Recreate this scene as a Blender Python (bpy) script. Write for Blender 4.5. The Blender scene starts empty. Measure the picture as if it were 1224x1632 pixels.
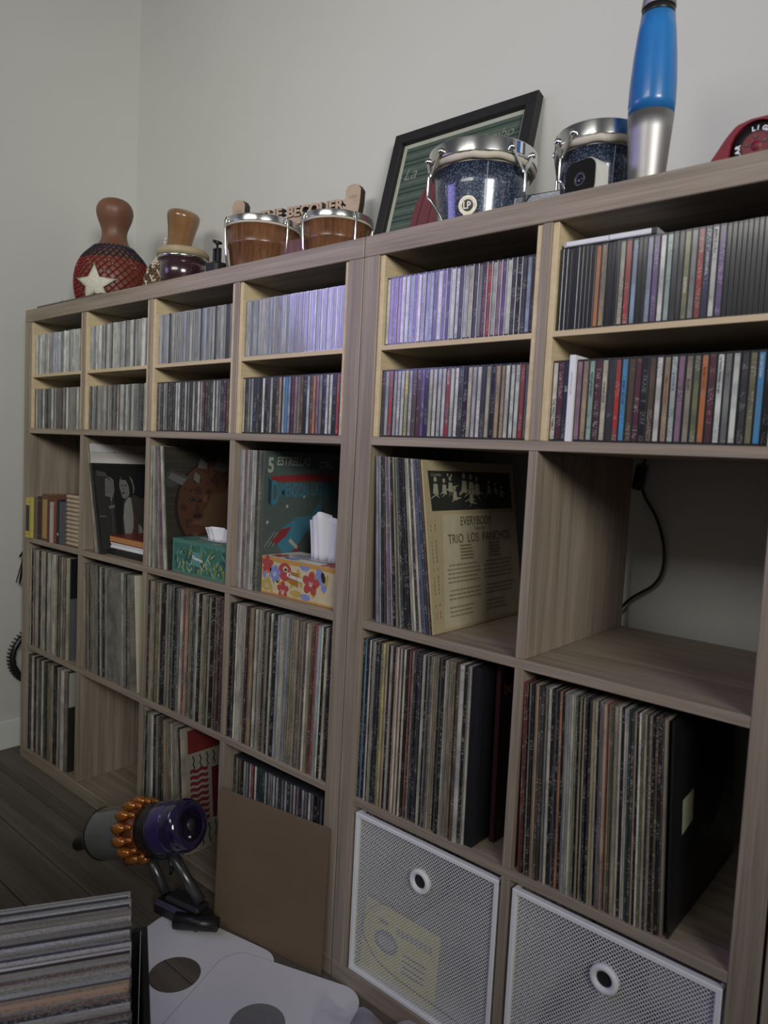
import bpy, bmesh, math, random
from mathutils import Matrix, Vector
from math import sin, cos, pi, radians, sqrt
random.seed(7)
SC = bpy.context.scene
COL = SC.collection

# ------------------------------------------------------------------ camera
cd = bpy.data.cameras.new('camera'); cam = bpy.data.objects.new('camera', cd); COL.objects.link(cam)
Rm = [[0.75724474, 0.65120998, 0.05005962], [0.08632703, -0.02382058, -0.99598204], [-0.64740099, 0.75852366, -0.07425503]]
rx, dn, fw = Vector(Rm[0]), Vector(Rm[1]), Vector(Rm[2])
M = Matrix((rx, -dn, -fw)).transposed().to_4x4(); M.translation = Vector((2.41412, -1.01594, 1.05202))
cam.matrix_world = M
cd.sensor_fit = 'VERTICAL'; cd.sensor_height = 24; cd.lens = 24 * 1148.05 / 1632; cd.clip_start = .02
SC.camera = cam
cd.dof.use_dof = True; cd.dof.focus_distance = 1.65; cd.dof.aperture_fstop = 3.4
# ------------------------------------------------------------------ world, light, exposure
w = bpy.data.worlds.new('world'); SC.world = w; w.use_nodes = True
w.node_tree.nodes['Background'].inputs[0].default_value = (.8, .85, .9, 1); w.node_tree.nodes['Background'].inputs[1].default_value = .075
def area(name, loc, target, sx, sy, power, color, spread=pi):
    l = bpy.data.lights.new(name, 'AREA'); l.shape = 'RECTANGLE'; l.size = sx; l.size_y = sy; l.energy = power; l.color = color; l.spread = spread
    o = bpy.data.objects.new(name, l); COL.objects.link(o); o.location = loc
    o.rotation_euler = (Vector(target) - Vector(loc)).to_track_quat('-Z', 'Y').to_euler(); return o
area('window_daylight', (1.5, -2.5, 2.45), (1.0, 0.3, 1.82), 1.5, .6, 6.2, (1.0, .985, .95), radians(80))
area('window_daylight_right', (5.2, -2.5, 2.5), (1.3, 0.2, 1.85), 1.6, 1.1, 16.5, (1.0, .985, .95), radians(62))
area('violet_window', (.0, -1.38, 1.76), (1.5, -.75, 1.45), 1.25, .55, 6.5, (.44, .38, 1.0), radians(100))
SC.view_settings.view_transform = 'Standard'; SC.view_settings.look = 'None'; SC.view_settings.gamma = 1
SC.view_settings.use_curve_mapping = False; SC.view_settings.exposure = 0.0

# ------------------------------------------------------------------ mesh helpers
class MB:
    def __init__(s): s.v = []; s.f = []; s.m = []; s.sm = []
    def add(s, vs, fs, mi=0, smooth=False, T=None):
        o = len(s.v)
        for p in vs:
            s.v.append(tuple(T @ Vector(p)) if T is not None else tuple(p))
        for f in fs: s.f.append([i + o for i in f]); s.m.append(mi); s.sm.append(smooth)
        return s
    def box(s, x0, x1, y0, y1, z0, z1, mi=0, T=None, c=0.0):
        if c <= 0:
            vs = [(x, y, z) for x in (x0, x1) for y in (y0, y1) for z in (z0, z1)]
            fs = [(0,1,3,2), (4,6,7,5), (0,4,5,1), (2,3,7,6), (0,2,6,4), (1,5,7,3)]
            return s.add(vs, fs, mi, False, T)
        bm = bmesh.new(); bmesh.ops.create_cube(bm, size=1)
        for v in bm.verts: v.co = ((x0+x1)/2 + v.co.x*(x1-x0), (y0+y1)/2 + v.co.y*(y1-y0), (z0+z1)/2 + v.co.z*(z1-z0))
        bmesh.ops.bevel(bm, geom=bm.edges[:], offset=c, segments=1, affect='EDGES', profile=.5)
        bm.verts.index_update()
        s.add([v.co.copy() for v in bm.verts], [[v.index for v in f.verts] for f in bm.faces], mi, False, T); bm.free(); return s
    def lathe(s, prof, n=32, mi=0, T=None, smooth=True, mis=None):
        vs = []; fs = []; ms = []
        for r, z in prof:
            for k in range(n): a = 2*pi*k/n; vs.append((r*cos(a), r*sin(a), z))
        for i in range(len(prof)-1):
            for k in range(n):
                a = i*n+k; b = i*n+(k+1) % n
                fs.append((a, b, b+n, a+n)); ms.append(mis[i] if mis else mi)
        o = len(s.v); s.add(vs, [], 0, False, T)
        for f, m_ in zip(fs, ms): s.f.append([i+o for i in f]); s.m.append(m_); s.sm.append(smooth)
        if prof[0][0] > 1e-5: s.f.append([o+k for k in range(n)][::-1]); s.m.append(ms[0]); s.sm.append(False)
        if prof[-1][0] > 1e-5: s.f.append([o+(len(prof)-1)*n+k for k in range(n)]); s.m.append(ms[-1]); s.sm.append(False)
        return s
    def tube(s, pts, r, n=8, mi=0, T=None):
        pts = [Vector(p) for p in pts]; vs = []; fs = []; up = None
        rs = r if isinstance(r, (list, tuple)) else [r]*len(pts)
        for i, p in enumerate(pts):
            d = (pts[min(i+1, len(pts)-1)] - pts[max(i-1, 0)]).normalized()
            if up is None: up = Vector((0,0,1)) if abs(d.z) < .9 else Vector((1,0,0))
            a = d.cross(up).normalized(); b = a.cross(d).normalized(); up = b
            for k in range(n): t = 2*pi*k/n; vs.append(p + (a*cos(t)+b*sin(t))*rs[i])
        for i in range(len(pts)-1):
            for k in range(n): fs.append((i*n+k, i*n+(k+1) % n, (i+1)*n+(k+1) % n, (i+1)*n+k))
        fs.append(tuple(range(n))[::-1]); fs.append(tuple(range((len(pts)-1)*n, len(pts)*n)))
        return s.add(vs, fs, mi, True, T)
    def poly(s, pts, frame, off, mi=0):
        return s.add([frame(a, b, off) for a, b in pts], [tuple(range(len(pts)))], mi)
    def prism(s, pts, z0, z1, mi=0, T=None):
        n = len(pts)
        return s.add([(a, b, z0) for a, b in pts] + [(a, b, z1) for a, b in pts],
                     [tuple(range(n))[::-1], tuple(range(n, 2*n))] + [(i, (i+1) % n, n+(i+1) % n, n+i) for i in range(n)], mi, False, T)
    def sphere(s, c, r, mi=0, n=10, T=None, sc=(1,1,1)):
        m = n//2
        vs = []; fs = []
        for i in range(m+1):
            t = pi*i/m
            for k in range(n): a = 2*pi*k/n; vs.append((c[0]+r*sc[0]*sin(t)*cos(a), c[1]+r*sc[1]*sin(t)*sin(a), c[2]+r*sc[2]*cos(t)))
        for i in range(m):
            for k in range(n): fs.append((i*n+k, (i+1)*n+k, (i+1)*n+(k+1) % n, i*n+(k+1) % n))
        return s.add(vs, fs, mi, True, T)
    def mesh(s, name, mats):
        me = bpy.data.meshes.new(name); me.from_pydata(s.v, [], s.f)
        for m_ in (mats if isinstance(mats, (list, tuple)) else [mats]): me.materials.append(m_)
        me.polygons.foreach_set('material_index', s.m); me.polygons.foreach_set('use_smooth', s.sm); me.update(); return me
    def obj(s, name, mats, parent=None): return link(s.mesh(name, mats), name, parent)
def link(me, name, parent=None):
    o = bpy.data.objects.new(name, me); COL.objects.link(o)
    if parent is not None: o.parent = parent
    return o
def tag(o, label, cat, group=None):
    o['label'] = label; o['category'] = cat
    if group: o['group'] = group
    return o
def thing(name, label, cat, loc=(0,0,0), rot=(0,0,0), group=None):
    o = bpy.data.objects.new(name, None); COL.objects.link(o); o.location = loc; o.rotation_euler = rot; o.empty_display_size = .05
    return tag(o, label, cat, group)
def struct(o): o['kind'] = 'structure'; return o
def circ(cx, cy, rx_, ry=None, n=24, rot=0):
    ry = rx_ if ry is None else ry
    out = []
    for k in range(n):
        a = 2*pi*k/n; x = rx_*cos(a); y = ry*sin(a); out.append((cx+x*cos(rot)-y*sin(rot), cy+x*sin(rot)+y*cos(rot)))
    return out
def text(txt, size, mat, parent, T, extrude=0.0, name='lettering', align='LEFT', sx=1.0, shear=0, bold=0.0):
    cu = bpy.data.curves.new('t', 'FONT'); cu.body = txt; cu.size = size; cu.extrude = extrude; cu.align_x = align; cu.shear = shear; cu.offset = bold
    cu.resolution_u = 3
    t = bpy.data.objects.new('t', cu); me = bpy.data.meshes.new_from_object(t); bpy.data.objects.remove(t); bpy.data.curves.remove(cu)
    me.transform(Matrix.Diagonal((sx, 1, 1, 1))); me.transform(T); me.name = name; me.materials.clear(); me.materials.append(mat)
    return link(me, name, parent)
def basis(x, y, o):   # text frame
    x = Vector(x); y = Vector(y); z = x.cross(y)
    m_ = Matrix((x, y, z)).transposed().to_4x4(); m_.translation = Vector(o); return m_

def smooth(pts, n=5):
    P = [Vector(p) for p in pts]; out = []
    for i in range(len(P)-1):
        a, b, c, d = P[max(0, i-1)], P[i], P[i+1], P[min(len(P)-1, i+2)]
        for k in range(n):
            t = k/n; out.append(.5*((2*b) + (c-a)*t + (2*a-5*b+4*c-d)*t*t + (3*b-a-3*c+d)*t**3))
    return out + [P[-1]]

# ------------------------------------------------------------------ materials
def mat(name): m_ = bpy.data.materials.new(name); m_.use_nodes = True; return m_, m_.node_tree.nodes, m_.node_tree.links, m_.node_tree.nodes['Principled BSDF']
def N(ns, t, **kw):
    n = ns.new(t)
    for k, v in kw.items():
        if k.startswith('i_'): n.inputs[k[2:].replace('_', ' ')].default_value = v
        else: setattr(n, k, v)
    return n
def ramp(ns, p0, c0, p1, c1):
    r = ns.new('ShaderNodeValToRGB'); e = r.color_ramp.elements; e[0].position = p0; e[1].position = p1; e[0].color = c0; e[1].color = c1; return r
def c4(c): return (c[0], c[1], c[2], 1)
def plain(name, col, rough=.5, metal=0, noise=.08, nscale=40, bump=.0, coat=0, spec=.5, trans=0, stretch=(1,1,1), alpha=1):
    m_, ns, ls, b = mat(name)
    tc = N(ns, 'ShaderNodeTexCoord'); mp = N(ns, 'ShaderNodeMapping'); mp.inputs['Scale'].default_value = stretch
    nz = N(ns, 'ShaderNodeTexNoise'); nz.inputs['Scale'].default_value = nscale; nz.inputs['Detail'].default_value = 4
    ls.new(tc.outputs['Object'], mp.inputs[0]); ls.new(mp.outputs[0], nz.inputs['Vector'])
    r = ramp(ns, .3, c4([x*(1-noise) for x in col]), .7, c4([min(1, x*(1+noise)) for x in col]))
    ls.new(nz.outputs['Fac'], r.inputs[0]); ls.new(r.outputs[0], b.inputs['Base Color'])
    b.inputs['Roughness'].default_value = rough; b.inputs['Metallic'].default_value = metal; b.inputs['Coat Weight'].default_value = coat
    b.inputs['Specular IOR Level'].default_value = spec; b.inputs['Transmission Weight'].default_value = trans; b.inputs['Alpha'].default_value = alpha
    if bump: bp = N(ns, 'ShaderNodeBump'); bp.inputs['Strength'].default_value = bump; bp.inputs['Distance'].default_value = .002; ls.new(nz.outputs['Fac'], bp.inputs['Height']); ls.new(bp.outputs[0], b.inputs['Normal'])
    return m_
def wood(name, c1, c2, axis, rough=.5, sc=1.0, knots=False):
    m_, ns, ls, b = mat(name)
    tc = N(ns, 'ShaderNodeTexCoord'); mp = N(ns, 'ShaderNodeMapping')
    s = [55*sc]*3; s['xyz'.index(axis)] = 1.6*sc; mp.inputs['Scale'].default_value = s
    ls.new(tc.outputs['Object'], mp.inputs[0])
    n1 = N(ns, 'ShaderNodeTexNoise'); n1.inputs['Scale'].default_value = 1.0; n1.inputs['Detail'].default_value = 6; n1.inputs['Roughness'].default_value = .65; n1.inputs['Distortion'].default_value = .3
    mp2 = N(ns, 'ShaderNodeMapping'); s2 = [300*sc]*3; s2['xyz'.index(axis)] = 6*sc; mp2.inputs['Scale'].default_value = s2
    n2 = N(ns, 'ShaderNodeTexNoise'); n2.inputs['Scale'].default_value = 1.0; n2.inputs['Detail'].default_value = 2
    ls.new(mp.outputs[0], n1.inputs['Vector']); ls.new(tc.outputs['Object'], mp2.inputs[0]); ls.new(mp2.outputs[0], n2.inputs['Vector'])
    mx = N(ns, 'ShaderNodeMath', operation='ADD'); ml = N(ns, 'ShaderNodeMath', operation='MULTIPLY'); ml.inputs[1].default_value = .45
    ls.new(n2.outputs['Fac'], ml.inputs[0]); ls.new(n1.outputs['Fac'], mx.inputs[0]); ls.new(ml.outputs[0], mx.inputs[1])
    r = ramp(ns, .52, c4(c1), .92, c4(c2)); ls.new(mx.outputs[0], r.inputs[0]); out = r.outputs[0]
    if knots:
        n3 = N(ns, 'ShaderNodeTexNoise'); n3.inputs['Scale'].default_value = 9; n3.inputs['Detail'].default_value = 1; ls.new(tc.outputs['Object'], n3.inputs['Vector'])
        r3 = ramp(ns, .68, (0,0,0,1), .74, (1,1,1,1)); ls.new(n3.outputs['Fac'], r3.inputs[0])
        m2 = N(ns, 'ShaderNodeMixRGB'); m2.inputs[2].default_value = (.2, .09, .03, 1); ls.new(r3.outputs[0], m2.inputs[0]); ls.new(out, m2.inputs[1]); out = m2.outputs[0]
    ls.new(out, b.inputs['Base Color']); b.inputs['Roughness'].default_value = rough
    bp = N(ns, 'ShaderNodeBump'); bp.inputs['Strength'].default_value = .25; bp.inputs['Distance'].default_value = .0006; ls.new(mx.outputs[0], bp.inputs['Height']); ls.new(bp.outputs[0], b.inputs['Normal'])
    return m_
def spine(name, mode, rough, scuff, marks, coat=0.0, zs=1.0, axis=2, bump=0.0):
    """printed spine: base colour from the object (or a colour attribute), small print-like marks and scuffs"""
    m_, ns, ls, b = mat(name)
    if mode == 'obj':
        oi = N(ns, 'ShaderNodeObjectInfo'); basec = oi.outputs['Color']; rnd = oi.outputs['Random']
        tc = N(ns, 'ShaderNodeTexCoord'); co = tc.outputs['Object']
    else:
        at = N(ns, 'ShaderNodeAttribute'); at.attribute_name = 'tint'; basec = at.outputs['Color']
        geo = N(ns, 'ShaderNodeNewGeometry'); rnd = geo.outputs['Random Per Island']
        tc = N(ns, 'ShaderNodeTexCoord'); co = tc.outputs['Object']
    mul = N(ns, 'ShaderNodeMath', operation='MULTIPLY'); mul.inputs[1].default_value = 37.0; ls.new(rnd, mul.inputs[0])
    cmb = N(ns, 'ShaderNodeCombineXYZ')
    for k in range(3): ls.new(mul.outputs[0], cmb.inputs[k])
    va = N(ns, 'ShaderNodeVectorMath', operation='ADD'); ls.new(co, va.inputs[0]); ls.new(cmb.outputs[0], va.inputs[1])
    def nz(scale, detail=2):
        mp = N(ns, 'ShaderNodeMapping'); mp.inputs['Scale'].default_value = scale; ls.new(va.outputs[0], mp.inputs[0])
        n = N(ns, 'ShaderNodeTexNoise'); n.inputs['Scale'].default_value = 1; n.inputs['Detail'].default_value = detail; ls.new(mp.outputs[0], n.inputs['Vector']); return n.outputs['Fac']
    def vec(along, across): v = [across]*3; v[axis] = along; return v
    # slow variation of the print along the spine
    slow = ramp(ns, .40, (0,0,0,1), .62, (1,1,1,1)); ls.new(nz(vec(16*zs, 2)), slow.inputs[0])
    hsv = N(ns, 'ShaderNodeHueSaturation'); hsv.inputs['Saturation'].default_value = .8; hsv.inputs['Value'].default_value = .62; ls.new(basec, hsv.inputs['Color'])
    m1 = N(ns, 'ShaderNodeMixRGB'); ls.new(slow.outputs[0], m1.inputs[0]); ls.new(basec, m1.inputs[1]); ls.new(hsv.outputs[0], m1.inputs[2])
    # print marks
    mk = ramp(ns, .55, (0,0,0,1), .60, (1,1,1,1)); ls.new(nz(vec(520*zs, 260), 1), mk.inputs[0])
    zone = ramp(ns, .50, (0,0,0,1), .53, (1,1,1,1)); ls.new(nz(vec(24*zs, 1)), zone.inputs[0])
    mm = N(ns, 'ShaderNodeMath', operation='MULTIPLY'); ls.new(mk.outputs[0], mm.inputs[0]); ls.new(zone.outputs[0], mm.inputs[1])
    mm2 = N(ns, 'ShaderNodeMath', operation='MULTIPLY'); mm2.inputs[1].default_value = marks; ls.new(mm.outputs[0], mm2.inputs[0])
    bw = N(ns, 'ShaderNodeRGBToBW'); ls.new(basec, bw.inputs[0])
    inv = ramp(ns, .18, (.5,.48,.42,1), .26, (.03,.03,.035,1)); ls.new(bw.outputs[0], inv.inputs[0])
    m2 = N(ns, 'ShaderNodeMixRGB'); ls.new(mm2.outputs[0], m2.inputs[0]); ls.new(m1.outputs[0], m2.inputs[1]); ls.new(inv.outputs[0], m2.inputs[2])
    # scuffs
    sc_ = ramp(ns, .60, (0,0,0,1), .68, (1,1,1,1)); ls.new(nz((230, 230, 130), 4), sc_.inputs[0])
    ms = N(ns, 'ShaderNodeMath', operation='MULTIPLY'); ms.inputs[1].default_value = scuff; ls.new(sc_.outputs[0], ms.inputs[0])
    m3 = N(ns, 'ShaderNodeMixRGB'); m3.inputs[2].default_value = (.36, .34, .29, 1); ls.new(ms.outputs[0], m3.inputs[0]); ls.new(m2.outputs[0], m3.inputs[1])
    ls.new(m3.outputs[0], b.inputs['Base Color']); b.inputs['Roughness'].default_value = rough; b.inputs['Coat Weight'].default_value = coat; b.inputs['Coat Roughness'].default_value = .12
    if bump:
        bp = N(ns, 'ShaderNodeBump'); bp.inputs['Strength'].default_value = bump; bp.inputs['Distance'].default_value = .002
        ls.new(nz(vec(25, 160), 3), bp.inputs['Height']); ls.new(bp.outputs[0], b.inputs['Normal']); ls.new(bp.outputs[0], b.inputs['Coat Normal'])
    return m_

OAK1, OAK2 = (.205, .164, .120), (.378, .308, .238)
m_oakx = wood('grey_oak_horizontal', OAK1, OAK2, 'x'); m_oakz = wood('grey_oak_vertical', OAK1, OAK2, 'z')
m_pine = wood('pine_board', (.56, .43, .24), (.72, .59, .38), 'y', .55, .35, True)
m_pinex = wood('pine_shelf', (.56, .43, .25), (.70, .56, .36), 'x', .55, .35)
m_wall = plain('painted_wall', (.57, .57, .535), .9, noise=.015, nscale=3)
m_base = plain('baseboard_paint', (.70, .71, .68), .5, noise=.02)
m_plank = wood('grey_floor_board', (.075, .064, .050), (.17, .145, .115), 'x', .55, .35)
m_lp = spine('record_sleeve_spine', 'obj', .6, .16, .35)
m_lpglass = spine('record_in_clear_sleeve', 'obj', .35, .1, .3, .8, bump=.8)
m_lpst = spine('record_sleeve_spine_many', 'tint', .6, .25, .35)
m_cdcard = spine('cd_spine_card', 'obj', .35, .0, .5, .9, 1.6)
m_cdplain = spine('cd_blank_tray_edge', 'obj', .3, .0, .0, .9, 1.4)
m_cdst = spine('cd_spine_many', 'tint', .3, .0, .25, .9, 1.4)
m_cdcase = plain('cd_case_plastic', (.030, .030, .034), .28, noise=.1, coat=.35)
m_cdclear = plain('cd_case_pale_plastic', (.30, .31, .33), .2, noise=.1, coat=1.0)
m_chrome = plain('chrome', (.72, .72, .70), .18, 1, .03)
m_steel = plain('brushed_aluminium', (.40, .39, .38), .5, 1, .04, 300, stretch=(1, 1, .02))
m_black = plain('black_plastic', (.012, .012, .013), .35, noise=.2)
m_blackm = plain('black_matte', (.010, .010, .011), .6, noise=.2)
m_white = plain('white_metal', (.80, .81, .81), .45, noise=.02)
m_paper = plain('white_paper', (.80, .80, .82), .8, noise=.015, nscale=6)
m_card = plain('brown_cardboard', (.155, .108, .066), .85, noise=.07, nscale=8)
def flat(name, col, rough=.6, **k): return plain(name, col, rough, noise=.06, nscale=60, **k)

# ------------------------------------------------------------------ the room
WX, WY = -.092, .43
struct(MB().box(WX-.06, 4.3, WY, WY+.08, 0, 2.7).obj('wall_back', m_wall))
struct(MB().box(WX-.08, WX, -3.6, WY, 0, 2.7).obj('wall_left', m_wall))
bb = MB().box(WX+.0005, WX+.014, -3.6, WY-.0145, 0.0, .10, c=.003)
struct(bb.obj('baseboard_left', m_base))
struct(MB().box(WX+.0005, 4.3, WY-.014, WY-.0005, 0.0, .10, c=.003).obj('baseboard_back', m_base))
fl = struct(MB().box(WX-.08, 4.38, -3.68, WY+.08, -.05, -.004).obj('floor', m_blackm))
pw, pl = .121, 1.25
pm = {}
row = 0; y = WY - .031
while y > -2.3:
    x = WX - random.choice([.1, .42, .75, 1.0])
    while x < 3.2:
        a, b_ = max(x, WX), min(x+pl, 3.2)
        if b_ - a > .02:
            me = MB().box(a+.0009, b_-.0009, y-pw+.0011, y-.0011, -.004, 0.0, c=.0012).mesh('floor_plank', m_plank)
            link(me, 'floor_plank', fl)
        x += pl
    y -= pw
# small dark nick in the wall above the drums
# ------------------------------------------------------------------ shelving units
T_O, T_I, CW = .0385, .016, .335
SH = 1.465
Z_B = [(.0385, .3735), (.3895, .7245), (.7405, 1.0755), (1.0915, 1.4265)]   # rows, bottom up
def unit(x0, ncol, label):
    W = 2*T_O + ncol*CW + (ncol-1)*T_I
    r = thing('shelving_unit', label, 'shelf', (x0, 0, 0), group=None)
    MB().box(0, W, 0, .39, SH-T_O, SH, c=.0012).obj('top_board', m_oakx, r)
    MB().box(0, W, 0, .39, 0.0, T_O, c=.0012).obj('bottom_board', m_oakx, r)
    for xx in (0, W-T_O): MB().box(xx, xx+T_O, 0, .39, T_O+.0002, SH-T_O-.0002, c=.0012).obj('side_panel', m_oakz, r)
    for z in (.3735, .7245, 1.0755): MB().box(T_O+.0002, W-T_O-.0002, .0005, .39, z, z+T_I, c=.0008).obj('shelf_board', m_oakx, r)
    for c in range(1, ncol):
        xx = T_O + c*CW + (c-1)*T_I
        for z0, z1 in Z_B: MB().box(xx, xx+T_I, .001, .39, z0+.0002, z1-.0002, c=.0008).obj('divider', m_oakz, r)
    return W
U1 = 0.0; W1 = unit(U1, 4, 'long pale grey-brown cube shelving unit, four columns wide, left of the seam')
U2 = 1.467; W2 = unit(U2, 2, 'pale grey-brown cube shelving unit, two columns wide, under the lava lamp')
U3 = U2 + W2 + .004; unit(U3, 2, 'sliver of a further grey-brown shelving unit at the right edge')
def cellx(u, c): return (U1 if u == 1 else U2 if u == 2 else U3) + T_O + c*(CW+T_I)
COLN = {(1,0): 'first column of left unit', (1,1): 'second column of left unit', (1,2): 'third column of left unit', (1,3): 'fourth column of left unit',
        (2,0): 'left column of right unit', (2,1): 'right column of right unit'}
IN_T = .0105; MS0, MS1 = 1.2515, 1.2605
for (u, c), nm in COLN.items():
    x0 = cellx(u, c)
    r = thing('cd_shelf_insert', 'pine insert with a middle shelf holding CDs, ' + nm, 'shelf insert', (x0, .004, 1.0915))
    h = .335-.0006
    MB().box(.0003, IN_T, 0, .37, .0003, h, c=.0006).obj('side_board', m_pine, r)
    MB().box(CW-IN_T, CW-.0003, 0, .37, .0003, h, c=.0006).obj('side_board', m_pine, r)
    MB().box(IN_T+.0002, CW-IN_T-.0002, 0, .37, MS0-1.0915, MS1-1.0915, c=.0006).obj('middle_shelf', m_pinex, r)

# ------------------------------------------------------------------ colours by letter
CT = {'w': ('white', (.66,.65,.60)), 'c': ('cream', (.52,.46,.34)), 't': ('tan', (.42,.30,.17)), 'g': ('grey', (.24,.24,.22)), 'l': ('pale grey', (.44,.45,.43)),
      'k': ('black', (.012,.012,.014)), 'd': ('dark grey', (.05,.052,.055)), 'n': ('navy', (.025,.03,.09)), 'b': ('bright blue', (.05,.27,.50)), 's': ('pale blue', (.30,.36,.50)),
      'r': ('red', (.38,.035,.03)), 'm': ('maroon', (.12,.025,.04)), 'o': ('orange', (.50,.18,.05)), 'y': ('yellow', (.60,.52,.14)), 'e': ('dark green', (.02,.10,.075)),
      'G': ('olive', (.20,.20,.09)), 'p': ('purple', (.15,.09,.26)), 'B': ('brown', (.12,.07,.045)), 'a': ('pale green', (.33,.45,.40)), 'v': ('mauve', (.30,.16,.24)),
      'u': ('taupe', (.27,.23,.18)), 'C': ('pinkish', (.50,.36,.28))}
ORD = ['', 'first', 'second', 'third', 'fourth', 'fifth', 'sixth', 'seventh', 'eighth', 'ninth', 'tenth', 'eleventh', 'twelfth', 'thirteenth', 'fourteenth', 'fifteenth', 'sixteenth',
       'seventeenth', 'eighteenth', 'nineteenth', 'twentieth']
def ordw(n): return ORD[n] if n <= 20 else 'twenty-' + (ORD[n-20] if n < 30 else 'tenth') if n < 30 else ('thirtieth' if n == 30 else 'thirty-' + ORD[n-30] if n < 40 else 'fortieth' if n == 40 else 'forty-' + ORD[n-40])
def labels(s, what, where):
    tot = {}; cnt = {}; out = []
    for ch in s: tot[ch] = tot.get(ch, 0) + 1
    for ch in s:
        cnt[ch] = cnt.get(ch, 0) + 1; n = CT[ch][0]
        if tot[ch] == 1: out.append('the only %s-spined %s, %s' % (n, what, where))
        else: out.append('%s %s-spined %s from the left, %s' % (ordw(cnt[ch]), n, what, where))
    return out
def jit(c, a=.12): k = 1 + random.uniform(-a, a); return tuple(max(0, min(1, x*k*(1+random.uniform(-.04, .04)))) for x in c) + (1,)

# ------------------------------------------------------------------ CDs
CDH, CDD = .1245, .142
_cd = {}
def cd_meshes(wid, clear):
    k = (round(wid, 5), clear)
    if k not in _cd:
        case = MB().box(0, wid-.0002, 0, CDD, 0, CDH, c=.0005)
        case.box(.0008, wid-.001, -.0003, .0, .001, .003).box(.0008, wid-.001, -.0003, .0, CDH-.003, CDH-.001)
        cardm = MB().box(wid*.20, wid*.86, -.0004, .0002, .0035, CDH-.0035)
        _cd[k] = (case.mesh('cd_case', m_cdclear if clear else m_cdcase), cardm.mesh('spine_card', m_cdplain if wid < .0085 else m_cdcard))
    return _cd[k]
def cd_row(s, x0, x1, y, z, where, group, clear='', widths=None, gap=0.0):
    ws = [(widths or {}).get(ch, 1.0) for ch in s]; k = (x1-x0)/sum(ws); labs = labels(s, 'CD', where); x = x0; out = []
    for i, ch in enumerate(s):
        wd = ws[i]*k
        a, b_ = cd_meshes(round(wd, 4), ch in clear)
        o = link(a, 'cd_case'); o.location = (x, y + random.uniform(-.0012, .0012), z + .0002); tag(o, labs[i], 'CD', group); o.color = jit(CT[ch][1])
        q = link(b_, 'spine_card', o); q.color = jit(CT[ch][1]); out.append(o); x += wd
    return out
rows = {}
def rowx(u, c): x = cellx(u, c); return x + IN_T + .0006, x + CW - IN_T - .0006
ZA, ZBt = MS1 + .0002, 1.0917
YCD = .012
x0, x1 = rowx(2, 0)
rows['20A'] = cd_row('wvpvwwspwlsldwpkwwdlcdgmrlvpwdkdsd', x0, x1, YCD, ZA, 'upper CD shelf, ' + COLN[(2,0)], 'CDs on the upper shelf right of the seam')
rows['20B'] = cd_row('dlrlwwylBmpncwlwrwwdkclwdckttwwwrg', x0, x1, YCD, ZBt, 'lower CD shelf, ' + COLN[(2,0)], 'CDs on the lower shelf right of the seam')
x0, x1 = rowx(2, 1)
rows['21A'] = cd_row('kkkkkkkkkotkkkcrskkspwaddGgrnwpkkkkkkkkkkk', x0, x1, YCD, ZA, 'upper CD shelf, ' + COLN[(2,1)], 'CDs on the upper shelf under the lava lamp', widths={'k': .72, 'd': .85})
rows['21B'] = cd_row('wmnWvtamcdrbBmkBwtlvuGomwgwdGbk'.replace('W', 'w'), x0, x1, YCD, ZBt, 'lower CD shelf, ' + COLN[(2,1)], 'CDs on the lower shelf under the lava lamp')
x0, x1 = rowx(1, 3)
random.seed(3)
rows['13A'] = cd_row(''.join(random.choice('lggslgg') if i not in (10, 22) else 'l' for i in range(52)), x0, x1, YCD, ZA, 'upper CD shelf, ' + COLN[(1,3)], 'slim CDs on the upper shelf left of the seam', clear='lwscg')
rows['13B'] = cd_row('cdglndkwkdlkBtsbsmvGBklBovgnwwkrk', x0, x1, YCD, ZBt, 'lower CD shelf, ' + COLN[(1,3)], 'CDs on the lower shelf left of the seam')
x0, x1 = rowx(1, 2)
rows['12A'] = cd_row(''.join(random.choice('lgglgdsg') for i in range(38)), x0, x1, YCD, ZA, 'upper CD shelf, ' + COLN[(1,2)], 'slim CDs on the upper shelf, third column', clear='lwscg')
rows['12B'] = cd_row('dgdlgdddwwddlgdldwlmdddwlgnmBo', x0, x1, YCD, ZBt, 'lower CD shelf, ' + COLN[(1,2)], 'CDs on the lower shelf, third column')
def muted(c):
    g_ = (c[0]+c[1]+c[2])/3; return tuple((.72*v + .28*g_)*.80*k_ for v, k_ in zip(c, (1.04, .99, .90)))
def stuff_row(mb, cols, s, x0, x1, y, z, h, d, lean=0.0, wj=.25):
    ws = [1+random.uniform(-wj, wj) for _ in s]; k = (x1-x0)/sum(ws); x = x0
    for ch, w_ in zip(s, ws):
        wd = w_*k; T = Matrix.Translation((x, y+random.uniform(-.002, .002), z+.0002)) @ Matrix.Rotation(lean, 4, 'Y')
        n = len(mb.f); mb.box(.0001, wd-.0004, 0, d, 0, h-random.uniform(0, .001), T=T); c = jit(muted(CT[ch][1]) if h > .2 else CT[ch][1])
        cols += [c]*(len(mb.f)-n); x += wd
def tint(o, cols):
    a = o.data.color_attributes.new('tint', 'FLOAT_COLOR', 'CORNER'); buf = []
    for p, c in zip(o.data.polygons, cols): buf += list(c)*p.loop_total
    a.data.foreach_set('color', buf)
mb = MB(); cols = []
for c in (0, 1):
    x0, x1 = rowx(1, c)
    stuff_row(mb, cols, ''.join(random.choice('lgdlsglw') for _ in range(36)), x0, x1, YCD, ZA, CDH, CDD)
    stuff_row(mb, cols, ''.join(random.choice('dglgdwlkgB') for _ in range(31)), x0, x1, YCD, ZBt, CDH, CDD)
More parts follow.
